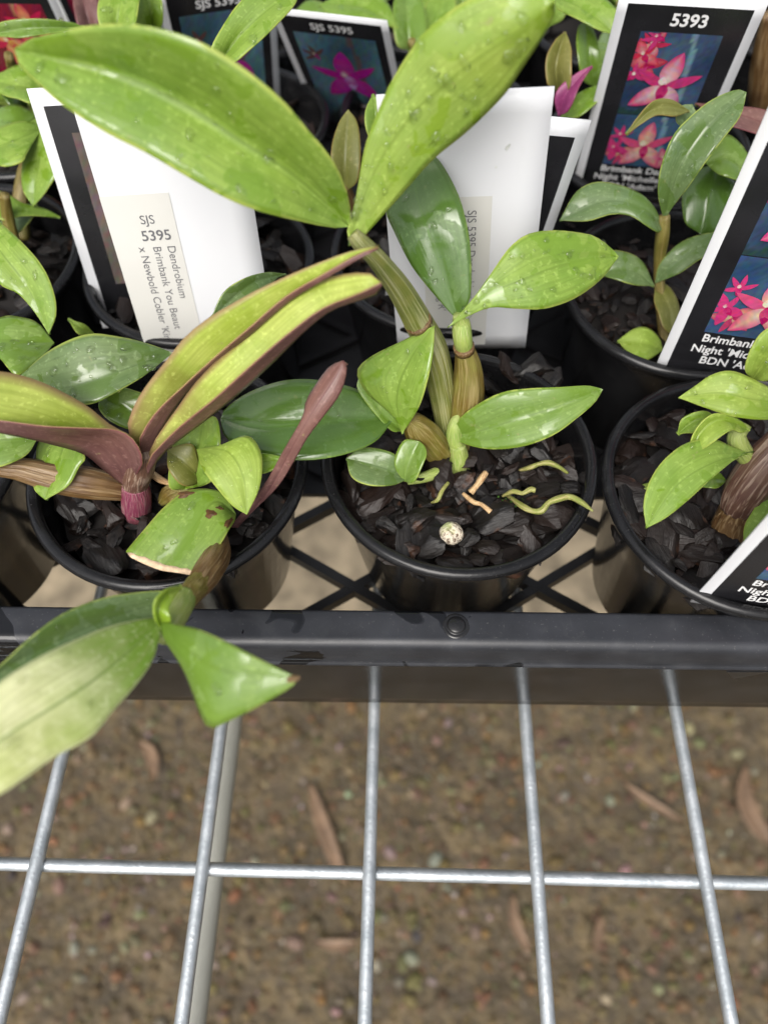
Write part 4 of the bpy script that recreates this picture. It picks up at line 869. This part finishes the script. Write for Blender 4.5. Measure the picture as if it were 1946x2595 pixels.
tube(C3, [(60, 300, 56, 12), (40, 200, 84, 12), (20, 120, 104, 10)], 'cane_amber', 'cane')

# ---- plants along the top
T = plant(300, 100, 58, 'orchid with broad wet leaves rising at the top left')
leaf(T, [(250, 75, 112), (258, 20, 118), (275, -60, 124)], [(218, 60), (212, 10), (235, -40)], [(285, 65), (300, 10), (305, -40)], 1, 1, 'leaf_bright', drops=5, dsize=1.4)
leaf(T, [(330, 70, 104), (325, 20, 112), (315, -40, 118)], [(295, 60), (293, 10)], [(350, 55), (350, 0)], 1, 1, 'leaf_bright')
leaf(T, [(200, 70, 98), (185, 20, 104), (175, -50, 110)], [(172, 60), (158, 0)], [(214, 50), (210, -10)], 1, 1, 'leaf_purple', under='leaf_purple')
tube(T, [(290, 210, 58, 12), (280, 140, 84, 12), (275, 70, 106, 10)], 'cane_amber', 'cane')
T2 = plant(500, 190, 58, 'orchid with one arching wet leaf crossing the SJS labels')
leaf(T2, [(480, 128, 124), (520, 75, 129), (575, 25, 133), (650, -30, 136)], [(457, 108), (478, 62), (514, 10), (560, -25)], [(506, 135), (540, 108), (591, 57), (637, 10)], 3, -1, 'leaf_bright', drops=9, dsize=1.1)
tube(T2, [(470, 280, 58, 11), (475, 210, 90, 11), (480, 130, 122, 9)], 'cane_amber', 'cane')
T3 = plant(760, 420, 58, 'small orchid with a pale olive upright leaf between the white labels')
leaf(T3, [(745, 415, 88), (745, 340, 97), (752, 236, 106)], [(718, 380), (716, 320), (732, 265)], [(772, 390), (778, 320), (772, 265)], 1, 1, 'leaf_olive')
leaf(T3, [(815, 300, 104), (812, 250, 110), (806, 202, 114)], [(795, 290), (790, 240)], [(835, 290), (830, 235)], 1, 1, 'leaf_bright', drops=2)
tube(T3, [(790, 560, 57, 14), (780, 500, 68, 14), (765, 450, 78, 12), (748, 400, 90, 9)], 'cane_dry', 'cane')
T4 = plant(1230, 220, 58, 'orchid with bronze and magenta upright leaves beside the 5393 label')
leaf(T4, [(1205, 200, 96), (1200, 140, 104), (1221, 68, 111)], [(1182, 180), (1183, 120), (1200, 85)], [(1228, 190), (1235, 120), (1230, 90)], 2, 2, 'leaf_olive', under='leaf_purple')
leaf(T4, [(1205, 250, 92), (1228, 195, 100), (1278, 141, 106)], [(1197, 215), (1210, 185), (1245, 158)], [(1225, 240), (1250, 190), (1268, 160)], 1, 1, 'leaf_magenta', under='leaf_magenta')
leaf(T4, [(1285, 190, 90), (1272, 120, 100), (1262, 45, 107)], [(1258, 170), (1245, 110), (1248, 60)], [(1300, 160), (1295, 110), (1280, 60)], 1, 1, 'leaf_mid')
leaf(T4, [(1210, 255, 88), (1260, 225, 93), (1300, 180, 96)], [(1225, 215), (1260, 195)], [(1250, 250), (1295, 215)], 1, 0, 'leaf_bright')
leaf(T4, [(1190, -10, 112), (1260, 20, 114), (1330, 75, 110)], [(1230, -40), (1300, -10), (1335, 30)], [(1205, 20), (1260, 48), (1300, 66)], 3, -1, 'leaf_bright')
tube(T4, [(1250, 330, 57, 12), (1240, 290, 70, 12), (1220, 230, 88, 10)], 'cane_dry', 'cane')
T5 = plant(900, 120, 58, 'orchid with upright leaves at the top behind the big leaf')
leaf(T5, [(885, 110, 84), (880, 40, 92), (870, -60, 100)], [(858, 95), (848, 20)], [(918, 90), (915, 10)], 1, 1, 'leaf_mid')
leaf(T5, [(935, 110, 80), (945, 40, 90), (965, -60, 98)], [(915, 80), (920, 10)], [(965, 90), (985, 10)], 1, 1, 'leaf_bright')
leaf(T5, [(860, 60, 92), (780, 15, 97), (690, 10, 95)], [(830, 0), (750, -18)], [(800, 48), (720, 38)], 2, -1, 'leaf_bright')
leaf(T5, [(760, 55, 84), (700, 40, 88), (640, 20, 88)], [(720, 15), (670, 0)], [(720, 58), (670, 50)], 2, -1, 'leaf_mid')
tube(T5, [(900, 200, 57, 12), (898, 150, 70, 11), (890, 90, 88, 9)], 'cane_amber', 'cane')
T6 = plant(1640, 250, 58, 'orchid with a tan cane and a dusky leaf at the right edge')
tube(T6, [(1640, 250, 62, 20), (1642, 190, 78, 24), (1650, 110, 94, 22), (1662, 30, 108, 14)], 'cane_dry', 'cane', ridges=8, amp=.05, seg=26)
leaf(T6, [(1500, 222, 104), (1570, 240, 106), (1640, 262, 104), (1720, 300, 100)], [(1560, 226), (1640, 235), (1700, 262)], [(1560, 262), (1620, 285), (1690, 310)], 2, -1, 'leaf_purple', under='leaf_olive')
leaf(T6, [(1690, 440, 88), (1650, 370, 96), (1660, 300, 102)], [(1645, 400), (1635, 340)], [(1690, 380), (1690, 330)], 1, 1, 'leaf_bright')

leaf(C3, [(-30, 250, 90), (20, 262, 92), (80, 250, 90)], [(0, 230), (40, 225)], [(0, 285), (45, 278)], 2, -1, 'leaf_mid', drops=2)
leaf(C3, [(60, 240, 86), (45, 215, 92), (5, 175, 97)], [(60, 200), (30, 170)], [(30, 235), (5, 205)], 1, 0, 'leaf_dark')
leaf(C2, [(-20, 520, 66), (30, 480, 72), (80, 440, 76)], [(0, 480), (40, 445)], [(30, 515), (70, 470)], 1, 0, 'leaf_grey')
leaf(C, [(-40, 880, 76), (20, 850, 80), (70, 830, 80)], [(0, 835), (40, 815)], [(0, 890), (45, 865)], 2, -1, 'leaf_mid', drops=3)
leaf(T, [(420, 30, 88), (395, 0, 94), (350, -30, 98)], [(400, -20), (365, -45)], [(400, 30), (360, 10)], 1, 0, 'leaf_mid')
leaf(T5, [(1010, 60, 80), (1000, 10, 88), (985, -50, 94)], [(985, 50), (975, 0)], [(1035, 40), (1020, -10)], 1, 1, 'leaf_mid')
leaf(T4, [(1180, 60, 94), (1195, 20, 100), (1200, -40, 106)], [(1160, 30), (1170, -10)], [(1215, 40), (1230, -10)], 1, 1, 'leaf_bright')
leaf(T4, [(1330, 60, 84), (1310, 110, 88), (1290, 165, 86)], [(1300, 70), (1285, 120)], [(1345, 100), (1320, 150)], 1, 1, 'leaf_mid')
# ---- low plants filling the back rows
def low_plant(x, y, seed, label, top=92):
    rg = random.Random(seed); o = empty('orchid_plant', (x, y, 58), label, 'orchid plant', 'young orchids in pots')
    hs = rg.uniform(8, 14); tube3(o, [(x, y, 55), (x + 1, y, 60 + hs * .5), (x + rg.uniform(-3, 3), y + 1, 62 + hs)], [2.6, 3.2, 2.0], rg.choice(('cane_amber', 'cane_dry')), 'cane')
    for k in range(rg.choice((4, 5, 6))):
        az = k * 2.4 + rg.uniform(-.4, .4); ln = rg.uniform(24, 38); wd = rg.uniform(6, 9.5); up = rg.uniform(.35, .9); L, M_, R_ = [], [], []
        for i in range(16):
            s = i / 15; r = ln * s * .92; z = 60 + hs + ln * (up * s - .75 * s * s) ; c = np.array([x + r * math.cos(az), y + r * math.sin(az), min(z, top)]); sd = np.array([-math.sin(az), math.cos(az), 0])
            w_ = wd * math.sin(math.pi * min(1, s * .96 + .02)) ** .75; M_.append(c); L.append(c + sd * w_ + [0, 0, w_ * .25]); R_.append(c - sd * w_ + [0, 0, w_ * .25])
        blade(o, np.array(L), np.array(M_), np.array(R_), rg.choice(('leaf_bright', 'leaf_mid', 'leaf_grey')), seed=seed * 9 + k)
for i, (x, y, l) in enumerate([(-146, 292, 'low orchid under the red flower label'), (-62, 377, 'low orchid behind the SJS labels in the back row'), (22, 380, 'low orchid at the top centre in the back row'), (105, 368, 'low orchid hidden behind the 5393 label'), (188, 372, 'low orchid in the upper right corner pot'), (-146, 376, 'low orchid in the upper left corner pot'), (188, 290, 'low orchid right of the 5393 label')]):
    low_plant(x, y, 50 + i, l)
